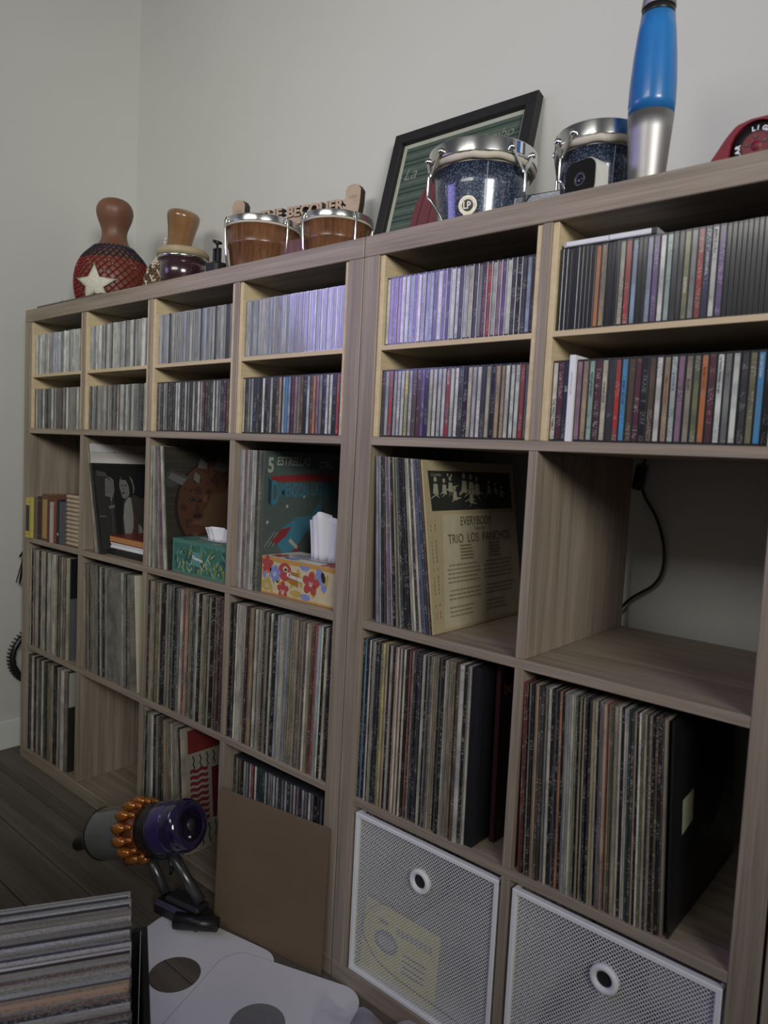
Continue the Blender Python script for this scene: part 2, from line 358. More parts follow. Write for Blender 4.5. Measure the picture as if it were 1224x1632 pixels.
o = mb.obj('cd_case', m_cdst); tint(o, cols); o['kind'] = 'stuff'; tag(o, 'rows of grey CDs in the first two columns of the left unit', 'CD', 'CDs in the first two columns of the left unit')
# tops of the CD row in the bottom of the fourth column, on a pine box shelf
x0 = cellx(1, 3)
r = thing('cd_riser', 'pine riser carrying CDs behind the leaning brown cardboard sheet', 'shelf insert', (x0, .02, .0387))
MB().box(.002, .014, 0, .34, 0, .164).obj('side_board', m_pine, r); MB().box(CW-.014, CW-.002, 0, .34, 0, .164).obj('side_board', m_pine, r)
MB().box(.002, CW-.002, 0, .34, .1642, .174).obj('top_board', m_pinex, r)
rows['row4'] = cd_row('dgBklglrwdedlgglldgldglvdlgwgkdgBkg', x0+.003, x0+CW-.003, .03, .2129, 'behind the cardboard sheet, bottom of left unit', 'CDs behind the cardboard sheet')

# a few spines whose lettering reads
m_ink = flat('black_print', (.015, .015, .018)); m_inkw = flat('pale_print', (.6, .58, .52)); m_inkr = flat('orange_print', (.25, .06, .02)); m_inkb = flat('blue_print', (.02, .05, .16))
def sptext(row, i, txt, m_, size=.0062, top=.118, sx=.8):
    o = rows[row][i]; wd = max(v.co.x for v in o.data.vertices)
    text(txt, size, m_, o, basis((0,0,-1), (1,0,0), (wd*.53 - size*.35, -.0006, top)), sx=sx, bold=.0001)
def nth(row, s, ch, n): pass
sptext('21B', 0, 'THE PEREZ FAMILY', m_ink, .0072, .066, .82)
sptext('21B', 2, 'LIVE', m_inkw, .006, .085); sptext('21B', 6, 'TANGO IN THE NIGHT', m_ink, .0045, .105)
sptext('21B', 11, 'MAMBO  ALL STARS', m_inkb, .0048, .09); sptext('21B', 8, 'THE MIAMI SOUND', m_ink, .0045, .09)
sptext('21B', 17, 'TIMBA IN THE FRONT', m_inkr, .0052, .095); sptext('21B', 18, 'LA NOCHE DE', m_inkb, .005, .1)
sptext('21B', 22, 'MAMBO SONG', m_inkr, .0056, .105); sptext('21B', 24, 'Los Papines  Homenaje a mi coro', m_ink, .0045, .118)
sptext('21B', 29, 'Latin Jazz Quintet', m_inkw, .005, .118); sptext('21B', 20, 'BOLERO', m_ink, .0052, .09)
sptext('20B', 16, 'ALBITA VIVE', m_inkw, .0056, .118); sptext('21A', 25, 'QUINTINO', m_inkw, .0055, .06)
sptext('21A', 28, 'SONERO CLASICO', m_inkw, .0045, .09); sptext('21A', 29, 'MUSICA DE LA ISLA', m_ink, .0045, .118)
# thicker white box among them
o = rows['21B'][3]; wd = max(v.co.x for v in o.data.vertices)
o['label'] = 'tall thick white boxed CD standing proud of its neighbours, lower shelf, right column'
for ch in list(o.children): bpy.data.objects.remove(ch)
o.data = MB().box(.0002, wd-.0004, -.006, CDD, 0, .131, c=.0004).mesh('cd_box', m_paper); o.name = 'boxed_cd'
text('CANTOS DE CUBA', .004, flat('grey_print', (.3, .3, .3)), o, basis((0,0,-1), (1,0,0), (wd*.4, -.0063, .105)))
# clear case lying flat on the CDs
r = thing('flat_cd_case', 'pale clear case lying flat on top of the upper CDs', 'CD', (1.874, .010, ZA + CDH + .0012))
MB().box(0, .142, 0, .125, 0, .0085, c=.0004).obj('case', plain('frosted_clear_case', (.50, .52, .55), .25, coat=1), r)
MB().box(.004, .070, -.0012, 0, .0012, .0075).obj('hinge_strip', flat('white_strip', (.75,.76,.80), .3), r)
MB().box(.073, .134, -.0012, 0, .0012, .0075).obj('hinge_strip', bpy.data.materials['white_strip'], r)
MB().box(.134, .142, -.0010, 0, .0006, .008).obj('end_cap', m_black, r)

# ------------------------------------------------------------------ records
LH = .315; _lp = {}
def lp_mesh(t, glass=False, dark=False):
    k = (round(t, 4), glass)
    if k not in _lp:
        t = k[0]; mb = MB()
        # rounded spine, slightly open far edge
        pts = [(0, .0012), (t*.25, 0), (t*.75, 0), (t, .0012), (t, LH), (t*.62, LH), (t*.5, LH-.004), (t*.38, LH), (0, LH)]
        n = len(pts)
        mb.add([(a, b, .0) for a, b in pts] + [(a, b, LH) for a, b in pts], [tuple(range(n))[::-1], tuple(range(n, 2*n))] + [(i, (i+1) % n, n+(i+1) % n, n+i) for i in range(n)])
        _lp[k] = mb.mesh('record', m_lpglass if glass else m_lp)
    return _lp[k]
def muted(c):
    g_ = (c[0]+c[1]+c[2])/3; return tuple((.72*v + .28*g_)*.80*k_ for v, k_ in zip(c, (1.04, .99, .90)))
def lp_row(s, x0, x1, z, where, group, lean0=0, lean1=0, y=.006, glass='', thick=None, name='record', jy=.003, h=None):
    """s: colour letters left to right; leans in degrees, negative = top to the left"""
    n = len(s); L = [radians(lean0 + (lean1-lean0)*i/max(1, n-1)) for i in range(n)]
    extra = [0.0] + [max(0, LH*(sin(L[i-1]) - sin(L[i]))) for i in range(1, n)]
    ws = [(thick or {}).get(ch, 1.0)*(1+random.uniform(-.25, .25)) for ch in s]
    k = ((x1-x0) - sum(extra)) / sum(w_/cos(a) for w_, a in zip(ws, L)); x = x0; out = []; labs = labels(s, 'record', where)
    for i, ch in enumerate(s):
        x += extra[i]; t = ws[i]*k
        tt = max(.0015, round(math.floor((t-.0002)*5000)/5000, 4))
        o = link(lp_mesh(tt, ch in glass), name); o.location = (x, y + random.uniform(-jy, jy), z + .0002 + max(0, tt*sin(L[i])))
        o.rotation_euler = (0, L[i], 0); o.color = jit(muted(CT[ch][1]), .22); tag(o, labs[i], 'record', group); out.append(o); x += t/cos(L[i])
    return out
Z1, Z2, Z3 = .0385, .3895, .7405
c20, c21 = cellx(2, 0), cellx(2, 1)
rec = {}
rec['20m'] = lp_row('BsskdmlpwkuuadnkkcwdwpbnB', 1.526, 1.6605, Z3, 'beside the tan back cover, ' + 'right unit', 'records beside the tan back cover', -3.5, -8.4, y=.012)
rec['20b'] = lp_row('kbknwkcldnkGytCklmktwrcmwkrkudkndklkldgctukgBklugtGmB', c20+.001, 1.735, Z2, 'middle row, ' + COLN[(2,0)], 'records in the middle row right of the seam', 0, -.4)
rec['20w'] = lp_row('wkgl', 1.7355, 1.757, Z2, 'at the right end of the stack by the black box', 'records at the right end of the stack', -.5, -.5, thick={'w': 1.6})
rec['21b'] = lp_row('rmkukctBdlglwkdlkoklllwlGkuktnkdtckluCrtGucwkwwedtkwGcdukBkBu', c21+.010, 2.100, Z2, 'middle row, ' + COLN[(2,1)], 'records in the middle row under the empty cube', -1.6, -2.8)
c13 = cellx(1, 3)
rec['13b'] = lp_row('kkBkwuclwgCdkBotGkwkclukBukkwkdkscwclgsugyGuctBuucBwtuBrwswkkcdkk', c13+.002, cellx(1, 3)+CW-.0075, Z2, 'middle row, ' + COLN[(1,3)], 'records in the middle row left of the seam', .3, .8)
c12 = cellx(1, 2)
rec['12b'] = lp_row('kukcuBGcukkdgkuewkdgmlrcCBtgdglkkctgGkukCmBkmk', c12+.002, c12+CW-.004, Z2, 'middle row, ' + COLN[(1,2)], 'records in the middle row, third column', .2, .5)
rec['12a'] = lp_row('gkglwkgdkBtcuGcgucukc', c12+.001, .9485, Z1, 'bottom row, ' + COLN[(1,2)], 'records beside the red wavy cover', .3, -6.0)
rec['12m'] = lp_row('lgwglvlw', c12+.002, .8185, Z3, 'in clear sleeves, ' + COLN[(1,2)], 'records in clear sleeves beside the brown picture cover', 0, -6, y=.008, glass='lgwv')
rec['13m'] = lp_row('slvlgwldg', c13+.001, 1.166, Z3, 'in clear sleeves, ' + COLN[(1,3)], 'records in clear sleeves behind the orange tissue box', 0, 0, y=.02, glass='lgwvsd')
mb = MB(); cols = []
stuff_row(mb, cols, 'cwkcduclkcwtcdklcwkcgwctkukcBukc', cellx(1,0)+.001, .30, .008, Z2, LH, LH, 0)
stuff_row(mb, cols, 'kdwklBBwdkGtCkkwulwu', cellx(1,0)+.001, .302, .008, Z1, LH, LH, 0)
stuff_row(mb, cols, 'cgkcBgugGgukwgkglggggggsggglggkgug'.replace('s', 'g'), cellx(1,1)+.0145, .676, .008, Z2, LH, LH, radians(-2.4))
o = mb.obj('record', m_lpst); tint(o, cols); o['kind'] = 'stuff'; tag(o, 'rows of worn and grey records in the first two columns of the left unit', 'record', 'records in the first two columns')

# single covers whose face shows: origin at bottom front right edge, face looks to +X
def cover(name, label, x, y, z, lean, t, mats, body=(.1,.1,.1), side=LH, gloss=.6):
    o = thing(name, label, 'record', (x, y, z + .0004 + t*sin(radians(abs(lean)))), (0, radians(lean), 0))
    bm_ = flat(name + '_card', body, gloss)
    MB().box(-t, -.0004, 0, side, 0 if lean <= 0 else .0, side, c=.0006).obj('sleeve', bm_, o)
    return o
def F(a, b, off): return (off*.00025 - .0004, a, b)
def ctext(o, txt, size, m_, a, b, sx=1, shear=0, bold=0, off=4, name='lettering'):
    return text(txt, size, m_, o, basis((0,1,0), (0,0,1), F(a, b, off)), sx=sx, shear=shear, bold=bold, name=name)

# tan back cover: EVERYBODY / TRIO LOS PANCHOS
o = cover('record_back_cover', 'aged tan back cover with dark drawing band and small print, leaning left', 1.6680, .012, Z3, -8.7, .004, None, (.42,.345,.20))
m_tanlight = flat('pale_print_panel', (.47, .42, .28)); m_dk = flat('dark_green_black_print', (.022,.026,.020))
mb = MB(); mb.poly([(.035,.006),(.31,.006),(.31,.215),(.05,.215)], F, 1, 0); mb.poly([(.020,.222),(.300,.222),(.300,.296),(.014,.296)], F, 1, 1)
random.seed(11)
m_sk = flat('cream_drawing_ink', (.34,.32,.22))
def fig(mb, cx, cy, s):
    mb.poly(circ(cx, cy+.020*s, .0045*s, n=10), F, 2, 2)
    mb.poly([(cx-.008*s, cy-.004*s), (cx+.007*s, cy-.006*s), (cx+.006*s, cy+.012*s), (cx-.005*s, cy+.013*s)], F, 2, 2)
    for k in range(4):
        a = random.uniform(-2.8, .2); l = random.uniform(.012, .022)*s; x_, y_ = cx+random.uniform(-.005, .005), cy+random.uniform(-.006, .008)
        dx, dy = cos(a)*l, sin(a)*l*.6; mb.poly([(x_, y_-.0012), (x_+dx, y_+dy-.0009), (x_+dx, y_+dy+.0009), (x_, y_+.0012)], F, 3, 2)
for cx, cy, s_ in ((.035,.258,1.1),(.062,.258,1.0),(.082,.262,1.0),(.095,.246,.9),(.128,.262,1.3),(.152,.260,1.3),(.172,.258,1.2),(.150,.240,1.0),(.215,.258,.9),(.240,.256,.8),(.262,.250,.8)): fig(mb, cx, cy, s_)
for k in range(13):   # text lines
    yy = .118 - k*.0078
    if k in (5, 9): continue
    for a0, a1 in ((.055, .165), (.178, .285)):
        x_ = a0 + (.006 if k in (0, 6) else 0)
        while x_ < a1:
            l = random.uniform(.004, .012)
            if x_+l > a1 or (k > 9 and x_ > a0+.07): break
            mb.poly([(x_, yy), (x_+l, yy), (x_+l, yy+.0026), (x_, yy+.0026)], F, 3, 3); x_ += l+.0022
for k in range(5):
    for a0 in (.10, .20): mb.poly([(a0, .153-k*.0062), (a0+random.uniform(.03, .05), .153-k*.0062), (a0+.04, .156-k*.0062), (a0, .156-k*.0062)], F, 3, 3)
for k in range(26):
    yy = .02 + k*.0072
    if random.random() < .75: mb.poly([(.012, yy), (.014, yy), (.014, yy+.004), (.012, yy+.004)], F, 3, 3); mb.poly([(.024, yy), (.0265, yy), (.0265, yy+.005), (.024, yy+.005)], F, 3, 3)
mb.obj('cover_print', [m_tanlight, m_dk, m_sk, flat('brown_small_print', (.22,.17,.10))], o)
m_ttl = flat('dark_brown_print', (.10,.075,.045))
ctext(o, 'EVERYBODY', .024, m_ttl, .105, .193, .82, .15); ctext(o, 'loves the', .009, m_ttl, .155, .183, 1, .3); ctext(o, 'TRIO  LOS  PANCHOS', .025, m_ttl, .062, .160, .90)
ctext(o, 'COLUMBIA', .0065, m_sk, .022, .286); mb = MB(); mb.poly(circ(.075, .289, .003, n=8), F, 2); mb.poly(circ(.087, .288, .003, n=8), F, 2); mb.obj('emblem', m_sk, o)

# black sleeve at the end of the right-hand stack
o = cover('black_sleeve_record', 'black sleeve record with a small pale sticker, end of the right-hand stack', 2.1095, .010, Z2, -2.8, .0035, None, (.010,.010,.011), gloss=.4)
mb = MB(); mb.poly([(.045,.135),(.094,.142),(.094,.190),(.045,.187)], F, 2); mb.obj('sticker', flat('pale_sticker', (.42,.42,.27)), o)
mb = MB(); mb.poly(circ(.19,.17,.07, n=40), F, 1, 0); mb.poly(circ(.12,.16,.028,.04, n=20), F, 2, 1); mb.obj('dim_artwork', [flat('near_black', (.014,.013,.013)), flat('near_black_brown', (.03,.022,.018))], o)
# black box set + maroon cover in the column left of it
o = cover('black_box_set', 'black record box right of the bright white spine', 1.7745, .010, Z2, -.5, .0165, None, (.005,.005,.007), gloss=.6)
mb = MB(); mb.poly([(.0,.004),(.012,.004),(.012,.311),(.0,.311)], F, 1); mb.obj('edge_band', flat('dark_slate_print', (.010,.011,.015)), o)
o = cover('maroon_cover_record', 'dark maroon cover with yellow lettering, set back right of the black box', 1.792, .052, Z2, -1.0, .009, None, (.045,.010,.014), gloss=.5)
ctext(o, 'boogie', .030, flat('mustard_print', (.36,.24,.06)), .012, .262, 1, 0, .0004)
# cream stray sleeve end of third row, second column
o = cover('cream_sleeve_record', 'large cream sleeve leaning at the right end of the grey records', (.7005), .010, Z2, -5.0, .004, None, (.55,.52,.38), gloss=.7)
# first column ends
o = cover('half_black_record', 'record with half black, half grey cover, first column middle row', .3085, .012, Z2, 0, .006, None, (.10,.105,.11), gloss=.5)
mb = MB(); mb.poly([(.0,.19),(.31,.19),(.31,.312),(.0,.312)], F, 1); mb.obj('black_panel', m_black, o)
o = cover('white_top_record', 'record with pale top and dark lower cover, bottom of first column', .3105, .012, Z1, 0, .006, None, (.022,.018,.016), gloss=.5)
mb = MB(); mb.poly([(.0,.205),(.31,.205),(.31,.312),(.0,.312)], F, 1, 0)
for k in range(5): mb.poly([(.02,.22+k*.014),(.2,.22+k*.014),(.2,.2215+k*.014),(.02,.2215+k*.014)], F, 2, 1)
mb.obj('pale_panel', [flat('pale_panel_print', (.36,.35,.30)), flat('brown_rules', (.10,.08,.07))], o)
# red wavy cover (bottom row, third column)
o = cover('red_wavy_record', 'red cover with wavy cream lines and a large letter R behind the vacuum', .9545, .012, Z1, -8.8*.7, .004, None, (.24,.22,.17), gloss=.6)
m_red = flat('crimson_print', (.09,.006,.009)); m_red2 = flat('brick_red_print', (.13,.012,.011)); m_crm = flat('cream_print', (.50,.45,.36))
mb = MB()
mb.poly([(.006,.250),(.309,.250),(.309,.309),(.006,.309)], F, 1, 0)
mb.poly([(.075,.070),(.309,.070),(.309,.200),(.075,.200)], F, 1, 1)
for k in range(9):   # wavy red bands
    b0 = .075 + k*.0155; top = [(a*.001*6+.010, b0+.009+.0022*sin(a*1.4)) for a in range(10)]; bot = [(p[0], p[1]-.009) for p in top][::-1]
    mb.add([F(a, b, 2) for a, b in top+bot], [(i, i+1, 18-i, 19-i) for i in range(9)], 0)
for r0, r1 in ((.208, .243), (.010, .062)):
    for k in range(14):
        a0 = .02 + k*.0205
        lft = [(a0+.0022*sin(j*1.5), r0+(r1-r0)*j/8) for j in range(9)]; rgt = [(p[0]+.0035, p[1]) for p in lft][::-1]
        mb.add([F(a, b, 2) for a, b in lft+rgt], [(i, i+1, 16-i, 17-i) for i in range(8)], 2)
mb.obj('cover_print', [m_red2, m_red, m_ink], o)
ctext(o, 'R', .15, flat('black_red_print', (.05,.004,.008)), .09, .082, .8, 0, .002, off=3)

# dark singer cover and companions (second column)
o = cover('white_cover_record', 'tall white cover with a big black disc, second column', .4485, .02, Z3, -9.5, .005, None, (.52,.52,.52))
mb = MB(); cc = circ(.165, .125, .165, n=60)
cc = [(min(a, .313), max(min(b, .313), .002)) for a, b in cc]; mb.poly(cc, F, 1, 0); mb.poly(circ(.075,.288,.006,.004,10), F, 1, 0); mb.poly([(.008,.262),(.06,.262),(.06,.2635),(.008,.2635)], F, 1, 0)
for k in range(6): mb.poly([(.045+k*.006,.254),(.049+k*.006,.254),(.049+k*.006,.259),(.045+k*.006,.259)], F, 1, 0)
mb.obj('cover_print', m_black, o)
rec['11m'] = lp_row('clw', .459, .4725, Z3, 'leaning by the singer cover, second column', 'records leaning by the singer cover', -11.5, -12.5, y=.012)
for q in rec['11m']: q.scale = (1, 1, .93)
o = cover('singer_cover_record', 'dark cover showing a man in a pale suit at a microphone', .4965, .006, Z3, -14.6, .0115, None, (.016,.016,.016), .262, .45)
g = [flat('print_grey_%d' % i, tuple(v*.55 for v in c)) for i, c in enumerate([(.040,.038,.035), (.105,.10,.095), (.25,.245,.23), (.40,.40,.36), (.008,.008,.008), (.075,.063,.050), (.16,.05,.045)])]
mb = MB()
mb.poly([(.006,.006),(.256,.006),(.256,.256),(.006,.256)], F, 1, 4)
mb.poly([(.01,.01),(.085,.01),(.095,.21),(.01,.24)], F, 2, 0)
mb.poly([(.02,.225),(.06,.222),(.09,.205),(.06,.235),(.02,.240)], F, 3, 1)
# microphone on its stand
mb.poly([(.050,.165),(.058,.215),(.080,.222),(.098,.212),(.096,.178),(.085,.160)], F, 3, 2)
for k in range(3): mb.poly([(.060+k*.012,.172),(.062+k*.012,.172),(.068+k*.012,.212),(.066+k*.012,.212)], F, 4, 1)
mb.poly([(.073,.150),(.080,.150),(.084,.180),(.078,.182)], F, 4, 2); mb.poly([(.068,.028),(.072,.028),(.080,.150),(.074,.150)], F, 3, 1)
mb.poly([(.062,.128),(.090,.130),(.090,.138),(.062,.136)], F, 4, 2); mb.poly([(.05,.138),(.064,.136),(.068,.158),(.054,.158)], F, 4, 0)
mb_s0 = 0
mb.poly([(.118,.028),(.200,.024),(.252,.03),(.256,.14),(.225,.158),(.19,.168),(.160,.164),(.135,.146),(.122,.09)], F, 2, 5)
mb.poly([(.128,.035),(.150,.030),(.172,.060),(.178,.100),(.176,.158),(.160,.160),(.140,.140),(.128,.10)], F, 3, 3)
mb.poly([(.150,.030),(.172,.026),(.186,.055),(.190,.100),(.180,.120),(.172,.070)], F, 4, 6)
mb.poly([(.190,.034),(.228,.030),(.212,.070),(.200,.080)], F, 4, 3)
for k in range(7): mb.poly([(.152+k*.004,.036+k*.009),(.172+k*.002,.032+k*.009),(.173+k*.002,.0335+k*.009),(.153+k*.004,.0375+k*.009)], F, 5, 4)
mb.poly(circ(.150,.192,.026,.032,24,.15), F, 3, 2); mb.poly([(.128,.172),(.134,.158),(.150,.156),(.160,.170),(.150,.185)], F, 4, 2)
mb.poly([(.132,.214),(.146,.226),(.170,.228),(.190,.210),(.194,.185),(.182,.160),(.172,.165),(.170,.195),(.158,.212)], F, 4, 4)
mb.poly([(.178,.226),(.192,.214),(.198,.190),(.192,.170),(.188,.172),(.190,.196),(.182,.214)], F, 5, 2)
mb.poly([(.131,.194),(.141,.196),(.141,.198),(.131,.197)], F, 5, 4); mb.poly([(.148,.194),(.160,.195),(.160,.198),(.148,.197)], F, 5, 4)
mb.poly([(.138,.184),(.142,.181),(.144,.190)], F, 5, 1); mb.poly([(.133,.171),(.147,.172),(.147,.176),(.134,.175)], F, 5, 4)
mb.poly([(.118,.026),(.200,.020),(.252,.024),(.252,.040),(.200,.036),(.120,.044)], F, 5, 0); mb.poly([(.124,.040),(.136,.032),(.142,.036),(.130,.048)], F, 6, 2)
mb.poly([(.012,.105),(.045,.104),(.045,.107),(.012,.108)], F, 4, 2)
mb.v = [(vx, vy_*.64 if vy_ < .25 else vy_, vz) for vx, vy_, vz in mb.v]
mb.obj('cover_print', g, o)

# things stacked in front of it
def stackbox(name, label, cat, x0, x1, y0, y1, z0, z1, mats, parts=()):
    r = thing(name, label, cat, (x0, y0, z0+.0003)); return r
r = thing('black_case', 'flat black case at the bottom of the pile, second column', 'case', (.5035, .030, Z3+.0003)); MB().box(0, .20, 0, .26, 0, .020, c=.0015).obj('shell', m_black, r); MB().box(-.0005, .2005, -.0005, .2605, .0095, .0105).obj('lid_seam', m_blackm, r)
r = thing('paper_stack', 'pile of loose white papers under the red book', 'paper', (.5030, .030, Z3+.0208))
for k in range(5): MB().box(.002+random.uniform(0,.006), .208-random.uniform(0,.01), random.uniform(-.004,.004), .25, k*.0031, k*.0031+.0029).obj('sheet_bundle', m_paper, r)
r = thing('red_book', 'thick dark red book with orange page edges lying on papers', 'book', (.503, .026, Z3+.0370))
MB().box(0, .205, 0, .27, .017, .0195, c=.0006).box(0, .205, 0, .27, 0, .002, c=.0006).obj('cover', flat('oxblood_cover', (.16,.022,.018), .4), r)
MB().box(.002, .203, .002, .266, .002, .017).obj('pages', flat('orange_pages', (.50,.23,.07), stretch=(1,1,40)), r)

# brown picture cover (third column)
o = cover('brown_picture_record', 'brown cover with a round bronze portrait disc and pale tags', .8262, .012, Z3, -6.3, .004, None, (.040,.034,.026), gloss=.35)
pb = [flat('bronze_print_%d' % i, tuple(v*.62 for v in c)) for i, c in enumerate([(.105,.042,.020), (.16,.085,.042), (.065,.022,.012), (.17,.17,.155), (.05,.05,.038), (.018,.012,.008), (.07,.075,.075)])]
mb = MB()
for k in range(14): mb.poly([(.004, .01+k*.022), (.30, .012+k*.022+random.uniform(-.01,.01)), (.30, .016+k*.022), (.004, .018+k*.022)], F, 1, 4)
n0 = len(mb.v); mb.poly(circ(.175,.155,.128,.128,48), F, 2, 5); mb.poly(circ(.180,.157,.124,.124,48), F, 3, 0)
random.seed(5)
for k in range(90):
    a = random.uniform(0, 6.28); rr = .118*sqrt(random.random()); s_ = random.uniform(.006, .018)
    mb.poly([( .180+rr*cos(a)+s_*cos(t)*random.uniform(.5,1), .150+rr*sin(a)*.93+s_*sin(t)*random.uniform(.5,1)) for t in [j*2*pi/9 for j in range(9)]], F, 4 + k*.02, random.choice([0,1,2,2,0,2]))
mb.poly([(.150,.06),(.235,.075),(.25,.145),(.21,.20),(.16,.19),(.13,.13)], F, 7, 1)
for (a, b) in ((.100,.180),(.120,.176)): mb.poly(circ(a, b, .0085, .005, 10), F, 8, 5); mb.poly(circ(a-.002, b+.001, .0018, .002, 8), F, 9, 3)
mb.poly([(.108,.150),(.116,.172),(.122,.152)], F, 8, 2); mb.poly(circ(.113,.135,.014,.005,10), F, 8, 5); mb.poly([(.09,.20),(.13,.205),(.13,.210),(.09,.205)], F, 8, 2); mb.poly(circ(.115,.118,.018,.006,10), F, 8, 1)
mb.poly([(.225,.15),(.262,.10),(.262,.155)], F, 8, 5)
for q in ([(.03,.235),(.07,.215),(.085,.232),(.04,.248)], [(.105,.232),(.122,.218),(.128,.240),(.112,.252)], [(.17,.262),(.20,.250),(.235,.262),(.19,.298)], [(.12,.262),(.15,.258),(.15,.275),(.13,.288)]): mb.poly(q, F, 9, 3)
mb.poly([(.01,.215),(.04,.210),(.10,.235),(.04,.255),(.01,.245)], F, 8, 6)
mb.v = mb.v[:n0] + [(vx, max(.002, vy_-.022), vz) for vx, vy_, vz in mb.v[n0:]]
mb.obj('cover_print', pb, o)

# 5 ESTRELLAS CON... DIMENSION LATINA (flying figure left out, plain blue and red shapes stand in)
o = cover('dimension_latina_record'.replace('dimension_latina', 'teal_cover'), 'teal grey cover reading 5 ESTRELLAS CON behind the orange tissue box', 1.1715, .024, Z3, 0, .004, None, (.085,.115,.105), gloss=.3)
pt = [flat('comic_%d' % i, tuple(v*.72 for v in c)) for i, c in enumerate([(.085,.115,.105), (.07,.25,.36), (.33,.035,.04), (.02,.06,.075), (.50,.52,.42), (.015,.015,.018)])]
mb = MB()
mb.poly([(.014,.200),(.023,.192),(.023,.248),(.014,.256)], F, 1, 3)
mb.poly([(.020,.258),(.150,.266),(.240,.262),(.240,.250),(.03,.246)], F, 1, 2)
# plain swooping shapes
mb.poly([(.045,.105),(.060,.140),(.105,.165),(.150,.165),(.160,.150),(.130,.120),(.095,.085),(.065,.078)], F, 2, 1)
mb.poly([(.028,.112),(.060,.138),(.088,.142),(.070,.120),(.045,.104)], F, 3, 2); mb.poly([(.095,.085),(.115,.105),(.108,.070),(.088,.058)], F, 3, 2)
mb.poly([(.080,.108),(.106,.088),(.110,.095),(.085,.116)], F, 4, 4); mb.poly([(.150,.165),(.175,.200),(.185,.200),(.178,.160),(.160,.150)], F, 2, 1)
mb.poly([(.21,.15),(.28,.16),(.30,.12),(.26,.09),(.215,.11)], F, 2, 1); mb.poly([(.06,.005),(.06,.03),(.105,.05),(.15,.03),(.15,.005)], F, 2, 1); mb.poly([(.14,.04),(.165,.09),(.18,.085),(.17,.04)], F, 2, 1)
for k in range(3): mb.poly([(.008+k*.012,.10),(.0095+k*.012,.10),(.038+k*.010,.132),(.036+k*.010,.132)], F, 2, 4)
for k in range(2): mb.poly([(.155+k*.012,.08),(.158+k*.012,.08),(.200+k*.008,.14),(.196+k*.008,.14)], F, 3, 4)
for a, b in ((.015,.155),(.124,.212),(.072,.190)): mb.poly(circ(a, b, .004, n=10), F, 2, 4)
mb.obj('cover_print', pt, o)
ctext(o, '5', .046, pt[4], .010, .268, .8, 0, .0015); ctext(o, 'ESTRELLAS', .027, pt[4], .036, .284, .80, .12, .0006); ctext(o, 'CON...', .023, pt[4], .168, .280, .72, .12, .0006)
ctext(o, 'D', .075, pt[1], .022, .196, .44, 0, .002); ctext(o, 'IMENSION', .044, pt[1], .046, .212, .44, 0, .0010); ctext(o, 'LATINA', .044, pt[1], .148, .214, .44, 0, .0010)

# ------------------------------------------------------------------ tissue boxes
def tissue(x0, x1, y0, y1, h, label, base, pats, tiss, brand):
    r = thing('tissue_box', label, 'tissue box', (x0, y0, Z3+.0004)); Wd, D = x1-x0, y1-y0
    mb_ = MB().box(0, Wd, 0, D, 0, h, c=.0008); mb_.obj('carton', base, r)
    mbt = MB(); 
    G = lambda a, b, off: (a, -.0001-.0001*off, b); H = lambda a, b, off: (a, b, h+.0001+.0001*off)
    pats(mbt, G, H, Wd, h, D); mbt.v = [(min(Wd-.002, max(.002, a)), b, max(.003, c)) for a, b, c in mbt.v]; mbt.obj('printed_pattern', PM, r)
    MB().prism(circ(Wd*.5, D*.5, Wd*.33, D*.22, 32), h+.0014, h+.0018).obj('slot_film', flat('clear_film', (.35,.36,.38), .25), r)
    if brand: text(brand[0], brand[3], m_paper, r, basis((1,0,-.12), (.0,0,1), (brand[1], -.0016, brand[2])), bold=.0003)
    # tissue: creased fan
    vs = []; fs = []; nu, nv = 18, 7; hh, w0, w1, cx, cy = tiss
    for j in range(nv+1):
        t = j/nv
        for i in range(nu+1):
            s_ = i/nu; ww = w0+(w1-w0)*t; xx = cx + (s_-.5)*ww; yy = cy + .010*sin(s_*13+1)*(.4+.6*t) + .004*sin(s_*29)
            zz = h + .0006 + hh*t*(1 - .10*abs(sin(s_*7+.6))*t - .22*(abs(s_-.45)*2)**2.5*t); vs.append((xx, yy, zz))
    for j in range(nv):
        for i in range(nu): a = j*(nu+1)+i; fs.append((a, a+1, a+nu+2, a+nu+1))
    me = MB().add(vs, fs, 0, True).mesh('tissue', m_paper); q = link(me, 'tissue', r)
    md = q.modifiers.new('thick', 'SOLIDIFY'); md.thickness = .0012
    return r
PM = [flat('pr_%d' % i, c) for i, c in enumerate([(.50,.27,.06), (.40,.06,.05), (.20,.24,.48), (.55,.48,.30), (.45,.33,.08), (.60,.58,.50), (.015,.014,.014), (.04,.16,.11), (.20,.24,.03), (.48,.48,.30), (.02,.08,.07), (.10,.28,.25), (.35,.16,.02), (.07,.20,.16)])]
def flower(mb, G, cx, cy, r, m_, n=5, off=3, rot=.3):
    for k in range(n):
        a = rot + 2*pi*k/n; mb.poly(circ(cx+r*.58*cos(a), cy+r*.58*sin(a), r*.45, r*.36, 12, a), G, off + (k % 2)*.3, m_)
    mb.poly(circ(cx, cy, r*.4, n=10), G, off+.6, m_)
def clipb(pts, W_, h_): return [(max(.004, min(W_-.004, a)), max(.004, min(h_-.006, b))) for a, b in pts]
